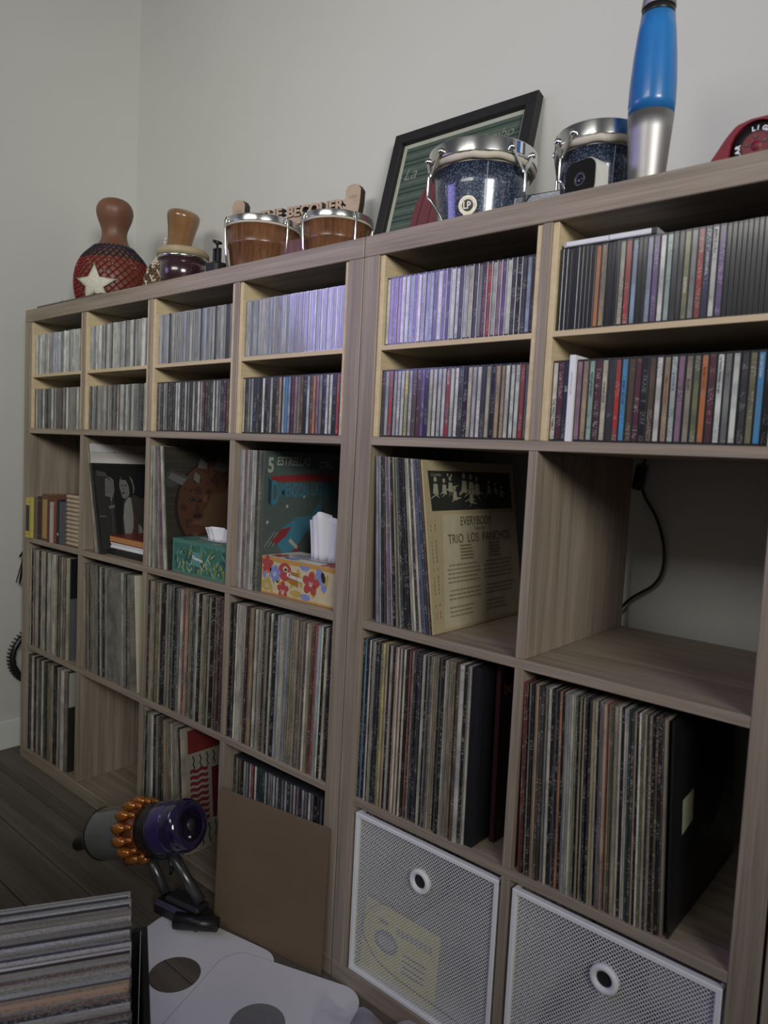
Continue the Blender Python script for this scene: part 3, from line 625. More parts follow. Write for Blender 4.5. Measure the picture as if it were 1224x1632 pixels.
def pat_orange(mb, G, H, W_, h_, D):
    mb.poly([(.005,.005),(W_-.005,.005),(W_-.005,h_-.010),(.005,h_-.010)], G, 0, 3)
    random.seed(21)
    for k in range(12): a = random.uniform(.015, W_-.015); b = random.uniform(.012, h_-.02); mb.poly(clipb(circ(a, b, .022, .006, 10, random.uniform(0, 3)), W_, h_), G, 1, random.choice([0, 4, 4]))
    flower(mb, G, .020, .066, .020, 1); flower(mb, G, .046, .048, .019, 2, 6); mb.poly(circ(.012,.045,.006,.013,10), G, 2, 2)
    mb.poly(clipb(circ(.078,.056,.022,.020,12), W_, h_), G, 2, 1); mb.poly(circ(.080,.062,.008,.0065,10), G, 4, 3); mb.poly(circ(.081,.061,.005,.003,8), G, 5, 6)
    flower(mb, G, .160, .042, .026, 1, 5, 3, .2); flower(mb, G, .074, .016, .019, 1, 5, 3, 1.6); mb.poly(clipb(circ(.140,.073,.014,.007,12), W_, h_), G, 2, 2); mb.poly(clipb(circ(.145,.011,.015,.007,12), W_, h_), G, 2, 2)
    mb.poly(clipb(circ(.186,.060,.012,.018,12,.3), W_, h_), G, 2, 2); mb.poly(circ(.199,.038,.008,n=12), G, 3, 2); mb.poly(circ(.196,.060,.006,.012,10,.3), G, 4, 6); mb.poly(circ(.020,.020,.016,.014,10), G, 2, 4); mb.poly(clipb(circ(.115,.014,.018,.008,10), W_, h_), G, 2, 4)
    for a, b in ((.046,.048), (.160,.042), (.022,.020), (.074,.012)):
        for d in (-.5, 0, .5): mb.poly([(a-.001+d*.004, b-.006), (a+.001+d*.004, b-.006), (a+.001+d*.011, b+.004), (a-.001+d*.011, b+.004)], G, 6, 5)
    mb.poly([(.092,.034),(.122,.028),(.122,.058),(.092,.060)], G, 5, 12)
    mb.poly([(.0,.0),(W_,.0),(W_,D),(.0,D)], H, 0, 5); flower(mb, H, .03, .03, .022, 1); flower(mb, H, .20, .03, .03, 1); mb.poly(circ(.08,.02,.02,.012), H, 1, 2); mb.poly(circ(.06,.02,.008,.005), H, 2, 6)
def pat_green(mb, G, H, W_, h_, D):
    mb.poly([(.008,.006),(W_-.008,.006),(W_-.008,h_-.010),(.008,h_-.010)], G, 0, 7)
    random.seed(22)
    for k in range(95):
        a = random.uniform(.014, W_-.014); b = random.uniform(.010, h_-.016); m_ = random.choice([8, 8, 9, 9, 10, 10, 11, 7, 9])
        mb.poly(clipb(circ(a, b, random.uniform(.007, .014), random.uniform(.002, .0055) if m_ != 9 else .0015, 10, random.uniform(.6, 2.6)), W_, h_), G, 1+k*.02, m_)
    mb.poly([(.085,.030),(.118,.024),(.120,.056),(.087,.060)], G, 4, 11)
    mb.poly([(.0,.0),(W_,.0),(W_,D),(.0,D)], H, 0, 13)
    for k in range(14): mb.poly([(min(W_-.001, max(.001, x_)), min(D-.001, max(.001, y_))) for x_, y_ in circ(random.uniform(.02, W_-.02), random.uniform(.01, .04), .014, .004, 10, random.uniform(0, 3))], H, 1+k*.02, random.choice([8, 9, 10]))
tissue(.834, 1.066, .018, .130, .085, 'green leaf-patterned tissue box in the third column', PM[13], pat_green, (.036, .10, .15, .125, .052), ('Kleenex', .088, .042, .013))
tissue(1.1775, 1.4120, .022, .134, .083, 'orange tissue box with red and blue flowers, fourth column', PM[0], pat_orange, (.108, .095, .125, .145, .055), ('Kleenex', .086, .047, .015))

# ------------------------------------------------------------------ books in the first column
bx = cellx(1, 0) + .001
BK = [('book', 'yellow book with a black title panel, leftmost of the small books', .021, .128, (.55,.46,.10), -.012, 'panel'), ('book', 'faded grey-brown book next to the yellow one', .018, .132, (.13,.11,.09), 0, None), ('book', 'dark plum book left of the gold-panelled one', .019, .137, (.05,.018,.02), 0, None),
      ('book', 'tall brown book with a gold spine panel', .030, .146, (.14,.065,.035), 0, 'gold'), ('book', 'slim maroon book left of the white book', .012, .128, (.13,.03,.03), -.004, None), ('book', 'slim white book among dark ones', .011, .126, (.45,.44,.39), -.004, None),
      ('book', 'slim brick-red book right of the white book', .012, .135, (.22,.05,.035), 0, None), ('book', 'black book with a round pale emblem', .014, .136, (.015,.015,.017), 0, 'dot'), ('book', 'slate grey book left of the wooden rolls', .010, .130, (.09,.095,.11), 0, None)]
x = bx
for nm, lab, t, h, c, dy, dec in BK:
    r = thing(nm, lab, 'book', (x, .004+dy, Z3+.0003)); mc = flat('book_cloth', c, .6); t2 = t*1.52
    MB().box(0, .0012, 0, .11, 0, h).box(t2-.0014, t2-.0002, 0, .11, 0, h).box(0, t2-.0002, -.0008, .0012, 0, h, c=.0004).obj('cover', mc, r); bc_ = r.children[0] if r.children else r
    MB().box(.0013, t2-.0015, .0013, .107, .002, h-.002).obj('pages', flat('page_block', (.42,.38,.28)), r)
    if dec == 'panel': MB().box(.003, t2-.003, -.0012, -.0009, .022, .105).obj('title_panel', m_black, r); 
    if dec == 'gold': MB().box(.007, t2-.007, -.0012, -.0009, .008, .130).obj('title_panel', flat('gold_foil', (.38,.26,.07), .4), r)
    if dec == 'dot': MB().prism(circ(t2/2, .030, .0045, n=14), 0, .0004, T=Matrix.Translation((0, -.0008, 0)) @ Matrix.Rotation(pi/2, 4, 'X')).obj('emblem', flat('pale_emblem', (.5,.48,.42)), r)
    if dec in ('panel', None): 
        for z_ in (.012, h-.014): MB().box(.002, t2-.002, -.0011, -.0009, z_, z_+.0012).obj('spine_rule', flat('dull_gilt', (.25,.2,.1)), r)
    x += t2 + .0003
r = thing('wide_red_book', 'larger red book lying behind the small books', 'book', (bx+.115, .125, Z3+.0003)); MB().box(0, .17, 0, .03, 0, .155, c=.001).obj('cover', flat('red_cloth', (.16,.03,.03)), r); MB().box(.003, .1695, .003, .027, .1552, .1556).obj('pages', m_card, r)
RX0 = x + .003
r = thing('wooden_roll_rack', 'stack of pale turned wooden rolls at the right end of the books', 'ornament', (RX0, .018, Z3+.0003)); mp_ = flat('turned_pale_wood', (.46,.36,.25), .4)
rl = MB().lathe([(.004, 0), (.0062, .002), (.0062, .012), (.0052, .014), (.0062, .016), (.0062, .042), (.0052, .044), (.0062, .046), (.0062, .053), (.004, .056)], 12, T=Matrix.Rotation(pi/2, 4, 'Y')).mesh('wooden_roll', mp_)
wrl = cellx(1,0)+CW-RX0-.004
for k in range(12): q = link(rl, 'wooden_roll', r); q.location = (0, 0, .0066 + k*.0129); q.scale = (wrl/.056, 1, 1)
for yy in (.006,): MB().box(.008, .012, yy+.001, yy+.004, .0, .155).box(wrl-.012, wrl-.008, yy+.001, yy+.004, 0, .155).obj('backing_strip', m_card, r)

# ------------------------------------------------------------------ wire mesh drawers
def mesh_panel(w_, h_, pitch=.0048, t=.0011):
    mb_ = MB(); k = 0
    d = pitch*sqrt(2)
    n = int((w_+h_)/d)+1
    for i in range(n):
        s_ = -h_ + i*d
        for sg in (1, -1):   # line x - z = s_ (or mirrored) clipped to the rectangle
            x0_, x1_ = max(0, s_), min(w_, s_+h_)
            if x1_-x0_ < .002: continue
            z0_, z1_ = x0_-s_, x1_-s_
            if sg < 0: z0_, z1_ = h_-z0_, h_-z1_
            mb_.add([(x0_, 0 if sg > 0 else .0004, z0_-t*.7), (x0_, 0 if sg > 0 else .0004, z0_+t*.7), (x1_, 0 if sg > 0 else .0004, z1_+t*.7), (x1_, 0 if sg > 0 else .0004, z1_-t*.7),
                     (x0_, .0009, z0_-t*.7), (x0_, .0009, z0_+t*.7), (x1_, .0009, z1_+t*.7), (x1_, .0009, z1_-t*.7)],
                    [(0,1,2,3), (4,7,6,5), (0,3,7,4), (1,5,6,2)])
    return mb_
bw_ = CW-.010; mpm = mesh_panel(bw_-.014, .318-.014).mesh('wire_mesh', m_white)
mps = mesh_panel(bw_-.014, .318-.014, .010, .0012).mesh('wire_mesh', m_white)
def mesh_drawer(x0, label):
    r = thing('mesh_drawer', label, 'drawer', (x0+.005, .002, Z1+.0004))
    H_ = .322; rr = .0048
    f = MB()
    for (a, b) in (((.004,0),(bw_-.004,0)), ((.004,H_-.009),(bw_-.004,H_-.009))): f.box(a[0]-.004, b[0]+.004, 0, .012, a[1], a[1]+.009, c=.0015)
    for a in (0, bw_-.009): f.box(a, a+.009, .0002, .0122, .004, H_-.004, c=.0015)
    f.obj('front_frame', m_white, r)
    q = link(mpm, 'front_mesh', r); q.location = (.007, .006, .007); q['kind'] = 'stuff'
    for a in (.002, bw_-.003):
        q = link(mps, 'side_mesh', r); q.rotation_euler = (0, 0, pi/2); q.location = (a+.001, .016, .007); q['kind'] = 'stuff'
    q = link(mps, 'back_mesh', r); q.location = (.007, .345, .007); q['kind'] = 'stuff'
    b2 = MB().box(.004, bw_-.004, .014, .350, .001, .0025)
    b2.obj('base_sheet', m_white, r)
    rim = MB()
    for a in (0, bw_-.006): rim.box(a, a+.006, .013, .352, H_-.008, H_-.001, c=.001)
    rim.box(.006, bw_-.006, .346, .352, H_-.008, H_-.001, c=.001); rim.obj('top_rim', m_white, r)
    T = Matrix.Translation((bw_/2, .005, H_*.775)) @ Matrix.Rotation(pi/2, 4, 'X')
    fr_ = MB().lathe([(.0125, -.004), (.0125, .004), (.0155, .0075), (.0205, .0072), (.0225, .004), (.0225, -.003), (.0125, -.004)], 36, T=T); fr_ = fr_.obj('finger_ring', m_white, r)
    MB().prism(circ(0, 0, .0128, n=28), .0008, .0015, T=T).obj('ring_hole', m_blackm, fr_)
    return r
mesh_drawer(c20, 'white wire mesh drawer showing a yellow card, below the left column')
mesh_drawer(c21, 'white wire mesh drawer with pale boxes inside, bottom right')
# yellow card in the first drawer
r = thing('yellow_card', 'yellow printed card with a blue oval seal inside the mesh drawer', 'card', (1.516, .030, Z1+.0034), (radians(-4), 0, 0))
MB().box(0, .185, 0, .003, 0, .135, c=.0005).obj('card_sheet', flat('yellow_card', (.72,.66,.18)), r)
G = lambda a, b, off: (a, -.0002-.0001*off, b)
mb = MB(); mb.poly(circ(.062, .068, .030, .022, 28), G, 0, 0); mb.poly(circ(.062, .068, .022, .013, 24), G, 1, 1)
for k in range(4): mb.poly([(.105,.062-k*.011),(.165-random.uniform(0,.02),.062-k*.011),(.160,.066-k*.011),(.105,.066-k*.011)], G, 0, 0)
for k in range(8): mb.poly([(.085+k*.011,.094),(.093+k*.011,.094),(.093+k*.011,.108),(.085+k*.011,.108)], G, 0, 2)
mb.poly([(.04,.100),(.062,.100),(.062,.108),(.04,.108)], G, 0, 0); mb.obj('printed_seal', [flat('slate_print', (.12,.13,.19)), flat('pale_slate_print', (.38,.38,.38)), flat('violet_grey_print', (.28,.27,.30))], r)
r = thing('black_cable_loop', 'thin dark cable curving through the left mesh drawer', 'cable', (0, 0, 0)); MB().tube(smooth([(1.60,.022,.205),(1.5607,.022,.1834),(1.533,.022,.150),(1.5286,.022,.1163),(1.5594,.022,.0793),(1.6165,.022,.064),(1.6996,.022,.0592),(1.76,.022,.056)]) , .0011, 6).obj('cable', m_black, r)
for i, (x_, z_, w_, h_, a_) in enumerate(((1.965, 0, .075, .115, 4), (2.050, 0, .10, .10, -3))):
    r = thing('pale_box', ['pale carton inside the bottom right mesh drawer, left one', 'pale carton inside the bottom right mesh drawer, right one'][i], 'box', (x_, .05+.03*i, Z1+.0034))
    MB().box(0, w_, 0, .12, 0, h_, c=.001).obj('carton', flat('pale_carton', (.50,.50,.50)), r); MB().box(w_*.2, w_*.8, -.0006, -.0001, h_*.3, h_*.6).obj('paper_label', m_paper, r)
r = thing('white_packet', 'large white packet leaning inside the bottom right mesh drawer', 'packet', (2.02, .215, Z1+.0034)); MB().box(0, .125, 0, .03, 0, .245, c=.003).obj('packet', m_paper, r); MB().box(.0, .125, -.0008, 0, .18, .20).obj('printed_band', flat('band', (.3,.3,.32)), r)

# cable with inline switch on the wall behind the empty cube
r = thing('lamp_cable', 'black power cable with an inline switch hanging in the empty cube', 'cable')
pts = [(1.930,.418,1.20), (1.880,.418,1.110), (1.868,.418,1.075), (1.862,.418,1.04), (1.872,.418,1.005), (1.898,.418,.965), (1.914,.418,.925), (1.921,.418,.885), (1.917,.418,.850), (1.903,.418,.826), (1.880,.418,.808), (1.860,.418,.792), (1.838,.418,.765), (1.81,.418,.72)]
MB().tube(smooth(pts), .0030, 8).obj('cord', m_black, r)
MB().box(-.010, .010, -.012, .008, -.026, .026, c=.004, T=Matrix.Translation((1.8625, .414, 1.040)) @ Matrix.Rotation(radians(8), 4, 'Y')).obj('inline_switch', m_black, r)

# ------------------------------------------------------------------ on top: instruments
ZT = SH + .0003
def beadnet(prof, z0, z1, nrow, ncol, br, colf, T, white_nodes=False):
    """beads threaded in a diamond net over a surface of revolution"""
    def R(z):
        for (ra, za), (rb, zb) in zip(prof, prof[1:]):
            if za <= z <= zb: return ra + (rb-ra)*(z-za)/(zb-za)
        return prof[-1][0]
    mbs = MB(); dz = (z1-z0)/nrow
    for j in range(nrow):
        for i in range(ncol):
            for sg in (0, 1):
                for t in (0, .25, .5, .75):
                    a0 = (i + .5*(j % 2))/ncol*2*pi; a = a0 + (t*.5*(1 if sg else -1))/ncol*2*pi; z = z0 + (j+t)*dz
                    rr = R(z) + br*.7; m_ = colf(a % (2*pi), z, j, i) if t == 0 or not white_nodes else min(colf(a % (2*pi), z, j, i), 1 if z > .175 else 0)
                    if m_ is None: continue
                    c = Vector((rr*cos(a), rr*sin(a), z)); b_ = br
                    vs = [c+Vector(d)*b_ for d in ((1,0,0), (-1,0,0), (0,1,0), (0,-1,0), (0,0,1), (0,0,-1))]
                    mbs.add(vs, [(0,2,4), (2,1,4), (1,3,4), (3,0,4), (2,0,5), (1,2,5), (3,1,5), (0,3,5)], m_, True)
    return mbs
m_gourd = plain('brown_gourd', (.165, .072, .038), .45, noise=.2, nscale=14)
m_gourd2 = plain('varnished_gourd', (.22, .115, .048), .22, noise=.3, nscale=10, coat=.7)
m_br, m_bn, m_bw, m_bb = flat('red_beads', (.22,.015,.02), .35), flat('navy_beads', (.015,.015,.035), .35), flat('ivory_beads', (.62,.58,.48), .35), flat('brown_beads', (.12,.08,.05), .35)
r = thing('beaded_gourd_shaker', 'large gourd shaker with red and navy bead net and a white star', 'shaker', (.150, .215, ZT))
r.scale = (1.08, 1.08, 1.0)
pr = [(.03, 0), (.070, .010), (.098, .045), (.108, .095), (.104, .145), (.088, .185), (.063, .215), (.043, .237), (.036, .262), (.0385, .285), (.048, .312), (.053, .335), (.050, .355), (.038, .372), (.018, .380), (.0001, .381)]
pr = [(max(.0001, v.x), v.y) for v in smooth([(a, b, 0) for a, b in pr], 4)]
MB().lathe([(.0001, 0)] + pr, 48).obj('gourd', m_gourd, r)
def cf(a, z, j, i):
    if z > .175: return 1
    h_ = (i*7 + j*13) % 23
    if h_ == 0 or (abs(z-.155) < .012 and i % 3 == 0): return 2
    return 0
beadnet(pr, .012, .225, 17, 30, .0033, cf, None, True).obj('bead_net', [m_br, m_bn, m_bw], r)['kind'] = 'stuff'
ang = math.atan2(-1.016-.215, 2.414-.15) - radians(27)
st = MB(); sv = []
def onb(du, dz):
    z = .082 + dz; rr = 0
    for (ra, za), (rb, zb) in zip(pr, pr[1:]):
        if za <= z <= zb: rr = ra + (rb-ra)*(z-za)/(zb-za)
    a = ang + du/rr; return ((rr+.0085)*cos(a), (rr+.0085)*sin(a), z)
sp = []
for k in range(10):
    rr = .062 if k % 2 == 0 else .026; a = pi/2 + k*pi/5; sp.append((rr*cos(a), rr*sin(a)))
ring = [sp, [(x*.66, y*.66) for x, y in sp], [(x*.33, y*.33) for x, y in sp]]
vs = [onb(a, b) for R_ in ring for a, b in R_] + [onb(0, 0)]; fs = []
for q in range(2):
    for k in range(10): fs.append((q*10+k, q*10+(k+1) % 10, (q+1)*10+(k+1) % 10, (q+1)*10+k))
for k in range(10): fs.append((20+k, 20+(k+1) % 10, 30))
so = st.add(vs, fs, 0, True).obj('white_star', plain('ivory_bead_cloth', (.62,.60,.50), .6, noise=.2, nscale=260, bump=.6), r); md = so.modifiers.new('t', 'SOLIDIFY'); md.thickness = .005; md.offset = 0

r = thing('small_gourd_shaker', 'varnished gourd shaker with brown and ivory bead net, behind the dark drum', 'shaker', (.345, .300, ZT+.010), (0, radians(13), 0))
pr2 = [(.03, 0), (.060, .010), (.082, .045), (.086, .085), (.078, .125), (.060, .160), (.044, .185), (.0375, .205), (.038, .230), (.043, .262), (.049, .290), (.0495, .305), (.040, .316), (.018, .322), (.0001, .323)]
pr2 = [(max(.0001, v.x), v.y) for v in smooth([(a, b, 0) for a, b in pr2], 4)]
MB().lathe([(.0001, 0)] + pr2, 48).obj('gourd', m_gourd2, r)
beadnet(pr2, .012, .165, 16, 24, .0036, lambda a, z, j, i: (1 if (i+j) % 3 else 0) if z < .14 else 0, None).obj('bead_net', [m_bw, m_bb], r)['kind'] = 'stuff'
for k in range(3): MB().sphere((-.050, -.02, .205+k*.010), .0055, n=8).obj('hanging_bead', m_bw, r)
r = thing('small_dark_drum', 'small dark maroon drum with a skin head and chrome band', 'drum', (.745, .083, ZT))
MB().lathe([(.052, 0), (.058, .03), (.060, .072)], 40).obj('shell', plain('maroon_lacquer', (.035,.014,.020), .22, coat=.8), r)
MB().lathe([(.0612, .070), (.0640, .0705), (.0645, .0775), (.0618, .078)], 40).obj('chrome_band', m_chrome, r)
MB().lathe([(.0612, .0782), (.066, .080), (.0665, .090), (.060, .0975), (.0001, .0985)], 40).obj('drum_head', plain('raw_skin', (.36,.29,.17), .7, noise=.15, nscale=25), r)
r = thing('drum_clamp', 'black metal clamp with a wing bolt beside the dark drum', 'clamp', (.876, .095, ZT))
MB().box(-.022, .026, -.022, .022, 0, .052, c=.006).obj('block', m_blackm, r)
MB().box(-.012, -.006, -.006, .006, .0522, .084, c=.001).box(.004, .010, -.006, .006, .0522, .084, c=.001).box(-.012, .010, -.006, .006, .0842, .089, c=.001).obj('bracket', m_blackm, r)
MB().lathe([(.0025, .089), (.0025, .098), (.006, .099), (.006, .106), (.002, .108)], 12, T=Matrix.Translation((-.001, 0, 0))).sphere((-.001,-.009,.104), .006, n=8, sc=(.4,1,.7)).sphere((-.001,.009,.104), .006, n=8, sc=(.4,1,.7)).obj('wing_bolt', m_black, r)
m_bong = wood('bongo_wood', (.075,.030,.014), (.19,.085,.038), 'z', .25, .8)
m_skin = plain('drum_skin', (.50,.46,.38), .6, noise=.1, nscale=25)
m_spk = None
def camang(cx, cy): return math.atan2(-1.016-cy, 2.414-cx)
def woodbongo(r, cx, cy, R_, h, angs):
    T = Matrix.Translation((cx, cy, 0))
    MB().lathe([(R_*.74, 0), (R_*.80, h*.25), (R_*.868, h*.58), (R_*.905, h*.60), (R_*.895, h*.625), (R_*.945, h*.88)], 48, T=T).obj('shell', m_bong, r)
    MB().lathe([(R_*.95, h*.865), (R_*.975, h*.87), (R_*.985, h*.90), (R_*.97, h*.905)], 48, T=T).obj('skin_collar', m_skin, r)
    MB().lathe([(R_*.975, h*.905), (R_*.995, h*.90), (R_, h*.904), (R_, h*.908), (R_, h*.990), (R_*.998, h*.995), (R_*.985, h), (R_*.955, h*.985)], 48, T=T).obj('chrome_hoop', m_chrome, r)
    MB().lathe([(R_*.954, h*.96), (R_*.954, h*.975), (R_*.5, h*.982), (.0001, h*.984)], 48, T=T).obj('drum_head', m_skin, r)
    for a in angs:
        a = camang(cx, cy) + radians(a); d = Vector((cos(a), sin(a), 0)); c0 = Vector((cx, cy, 0))
        MB().tube([c0+d*(R_*.95)+Vector((0,0,h*.965)), c0+d*(R_*1.02)+Vector((0,0,h*.98)), c0+d*(R_*1.055)+Vector((0,0,h*.93)), c0+d*(R_*1.02)+Vector((0,0,h*.45)), c0+d*(R_*.93)+Vector((0,0,h*.10))], .0030, 8).obj('tension_rod', m_chrome, r)
r = thing('wooden_bongos', 'pair of brown wooden bongos with chrome hoops, left of the picture frame', 'drum', (0, 0, ZT))
woodbongo(r, .940, .185, .0965, .158, (-64, 36, 120, 200)); woodbongo(r, 1.163, .226, .0865, .143, (-60, 28, 110, 200))
d = Vector((1.163-.940, (.226-.185), 0)).normalized(); a = math.atan2(d.y, d.x)
MB().box(.072, .160, -.026, .026, .03, .105, c=.003, T=Matrix.Translation((.940, .185, 0)) @ Matrix.Rotation(a, 4, 'Z')).obj('centre_block', m_bong, r)
# sparkle bongos
m_, ns, ls, b = mat('blue_sparkle')
tc = N(ns, 'ShaderNodeTexCoord'); vo = N(ns, 'ShaderNodeTexVoronoi'); vo.inputs['Scale'].default_value = 620; ls.new(tc.outputs['Object'], vo.inputs['Vector'])
sepc = N(ns, 'ShaderNodeSeparateColor'); ls.new(vo.outputs['Color'], sepc.inputs[0])
rp = ramp(ns, .70, (.012,.022,.050,1), .95, (.16,.20,.26,1)); ls.new(sepc.outputs[0], rp.inputs[0]); ls.new(rp.outputs[0], b.inputs['Base Color']); b.inputs['Metallic'].default_value = .35; b.inputs['Roughness'].default_value = .42
b.inputs['Coat Weight'].default_value = 1; b.inputs['Coat Roughness'].default_value = .13; bp = N(ns, 'ShaderNodeBump'); bp.inputs['Strength'].default_value = .5; bp.inputs['Distance'].default_value = .001
ls.new(sepc.outputs[1], bp.inputs['Height']); ls.new(bp.outputs[0], b.inputs['Normal']); m_spk = m_
def sparkbongo(r, cx, cy, R_, h, angs, seam):
    T = Matrix.Translation((cx, cy, 0))
    MB().lathe([(R_*.76, 0), (R_*.765, .004), (R_*.80, h*.3), (R_*.84, h*.55), (R_*.885, h*.76)], 56, T=T).obj('shell', m_spk, r)
    a = camang(cx, cy) + radians(seam); d = Vector((cos(a), sin(a), 0)); c0 = Vector((cx, cy, 0))
    MB().tube([c0+d*(R_*.762)+Vector((0,0,.002)), c0+d*(R_*.801)+Vector((0,0,h*.3)), c0+d*(R_*.841)+Vector((0,0,h*.55)), c0+d*(R_*.884)+Vector((0,0,h*.75))], .0007, 6).obj('wrap_seam', flat('pale_seam', (.35,.36,.38)), r)
    # hand-tucked skin collar, uneven
    vs = []; fs = []; n = 72
    for k in range(n):
        a_ = 2*pi*k/n; wv = 1 + .008*sin(k*1.3) + .006*sin(k*2.9)
        for q in range(8): t = 2*pi*q/8; vs.append((cx + (R_*.925*wv + .0055*cos(t))*cos(a_), cy + (R_*.925*wv + .0055*cos(t))*sin(a_), h*.815 + .0075*sin(t) + .001*sin(k*.9)))
    for k in range(n):
        for q in range(8): fs.append((k*8+q, ((k+1) % n)*8+q, ((k+1) % n)*8+(q+1) % 8, k*8+(q+1) % 8))
    MB().add(vs, fs, 0, True).obj('skin_collar', m_skin, r)
    MB().lathe([(R_*.90, h*.76), (R_*.90, h*.80), (R_*.93, h*.86)], 48, T=T).obj('inner_collar', m_skin, r)
    MB().lathe([(R_*.955, h*.85), (R_*.99, h*.845), (R_, h*.848), (R_, h*.852), (R_*.992, h*.990), (R_*.991, h*.994), (R_*.982, h), (R_*.945, h*.99)], 56, T=T).obj('chrome_hoop', m_chrome, r)
    MB().lathe([(R_*.944, h*.94), (R_*.944, h*.955), (.0001, h*.965)], 48, T=T).obj('drum_head', m_skin, r)
    for a in angs:
        a0 = camang(cx, cy) + radians(a); e = radians(15)
        L = MB()
        P0 = lambda aa, rr, zz: (cx+rr*cos(aa), cy+rr*sin(aa), zz)
        top1, top2 = P0(a0-e, R_*1.015, h*.90), P0(a0+e, R_*1.015, h*.90); bot = P0(a0, R_*1.03, h*.66)
        for tp in (top1, top2):
            v0, v1 = Vector(tp), Vector(bot); dd = (v1-v0); out = Vector((cos(a0), sin(a0), 0)); sd = Vector((0,0,1)).cross(out)*.0075
            L.add([v0-sd*.55, v0+sd*.55, v1+sd*.5, v1-sd*.5, v0-sd*.55+out*.002, v0+sd*.55+out*.002, v1+sd*.5+out*.002, v1-sd*.5+out*.002], [(0,1,2,3), (4,7,6,5), (0,4,5,1), (1,5,6,2), (2,6,7,3), (3,7,4,0)])
            L.sphere(tp, .0062, n=10)
        L.obj('hoop_lug', m_chrome, r)
        MB().tube(smooth([P0(a0, R_*1.05, h*.70), P0(a0, R_*1.07, h*.66), P0(a0, R_*1.07, h*.46), P0(a0+radians(3), R_*1.03, h*.40), P0(a0+radians(10), R_*.86, h*.20), P0(a0+radians(11), R_*.84, h*.02)], 3), .0028, 8).obj('tension_rod', m_chrome, r)
r = thing('sparkle_bongos', 'pair of blue sparkle bongos with chrome hoops in front of the frame', 'drum', (0, 0, ZT))
sparkbongo(r, 1.609, .166, .1035, .166, (-62, 44, 130, 220), 6); sparkbongo(r, 1.836, .190, .078, .157, (-50, 60, 150, 240), 20)
d = Vector((1.836-1.609, .19-.166, 0)); a = math.atan2(d.y, d.x)
MB().box(.070, .175, -.022, .022, .012, .075, c=.003, T=Matrix.Translation((1.609, .166, 0)) @ Matrix.Rotation(a, 4, 'Z')).obj('centre_block', m_spk, r)
ca = camang(1.609, .166) - radians(15); RB = .1035*.83
Tb = Matrix.Translation((1.609 + RB*cos(ca), .166 + RB*sin(ca), .050)) @ Matrix.Rotation(ca + pi/2, 4, 'Z') @ Matrix.Rotation(pi/2 + radians(6), 4, 'X') 
bd = MB().prism(circ(0, 0, .0170, n=36), -.001, .0022, T=Tb).prism([(-.008, -.014), (.008, -.014), (.009, -.048), (-.009, -.048)], -.001, .0018, T=Tb); bd_ = bd.obj('round_badge', plain('badge_metal', (.55,.50,.42), .35, .8), r)
MB().prism(circ(0, 0, .0105, n=32), .0022, .0026, T=Tb).obj('badge_centre', m_black, bd_)
text('LP', .0175, plain('badge_letter_metal', (.6,.56,.5), .3, .5), bd_, Tb @ Matrix.Translation((-.0088, -.0058, .0028)), bold=.0003, sx=.85)
for k in range(16):
    aa = radians(200 - k*14.5)
    text('LATINPERCUSSION*'[k], .0042, m_ink, bd_, Tb @ Matrix.Translation((.0132*cos(aa), .0132*sin(aa), .0023)) @ Matrix.Rotation(aa-pi/2, 4, 'Z') @ Matrix.Translation((-.0012, -.0014, 0)), name='badge_letter')
for k, c in enumerate(((.02,.10,.32), (.6,.62,.62), (.05,.06,.08))):
    aa = camang(1.609, .166) + radians(37 + k*3.4)
    T = Matrix.Translation((1.609 + .1030*cos(aa), .166 + .1030*sin(aa), .166*.925)) @ Matrix.Rotation(aa + pi/2, 4, 'Z')
    MB().box(-.0030, .0030, -.0012, .0006, -.0100, .0095, T=T).obj('hoop_sticker', flat('sticker_%d' % k, c, .35), r)

# letter sign
r = thing('wooden_letter_sign', 'pale wooden cut-out sign reading BECQUER between two paddle shapes', 'sign', (.700, .285, ZT), (0, 0, math.atan2(.365-.285, 1.085-.700)))
Ls = .393; m_ply = plain('pale_plywood', (.42,.31,.23), .6, noise=.1, nscale=30); m_burn = flat('burnt_edge', (.03,.022,.018))
for xc, hh in ((.014, .290), (Ls, .283)):
    pp = [(-.016, 0), (.016, 0), (.0135, .10), (.013, .19), (.021, .235), (.0225, hh-.014), (.015, hh-.003), (.005, hh), (-.005, hh), (-.015, hh-.003), (-.0225, hh-.014), (-.021, .235), (-.013, .19), (-.0135, .10)]
    T = Matrix.Translation((xc, 0, 0)) @ Matrix.Rotation(pi/2, 4, 'X')
    MB().prism(pp, .0105, .0115, T=T).obj('paddle_face', m_ply, r); MB().prism(pp, -.012, .0103, T=T).obj('paddle_edge', m_burn, r)
    text('ORO', .011, flat('scorched_mark', (.22,.15,.10)), r, basis((1,0,0), (0,0,1), (xc-.012, -.0118, hh-.035)))
MB().box(.03, Ls-.018, -.006, .006, .205, .2243).obj('letter_rail', m_ply, r); MB().box(.0, Ls, -.018, .02, 0, .012, c=.001).obj('base', m_ply, r)
for wd_, xx in (('BECQUERS', .183), ('THE', .092)):
    text(wd_, .0365, m_ply, r, basis((1,0,0), (0,0,1), (xx, -.0105, .2245)), extrude=.0008, bold=.0014, sx=1.12, name='letter_faces')
    text(wd_, .0365, m_burn, r, basis((1,0,0), (0,0,1), (xx+.0005, 0, .2245)), extrude=.0095, bold=.0014, sx=1.12, name='letter_edges')

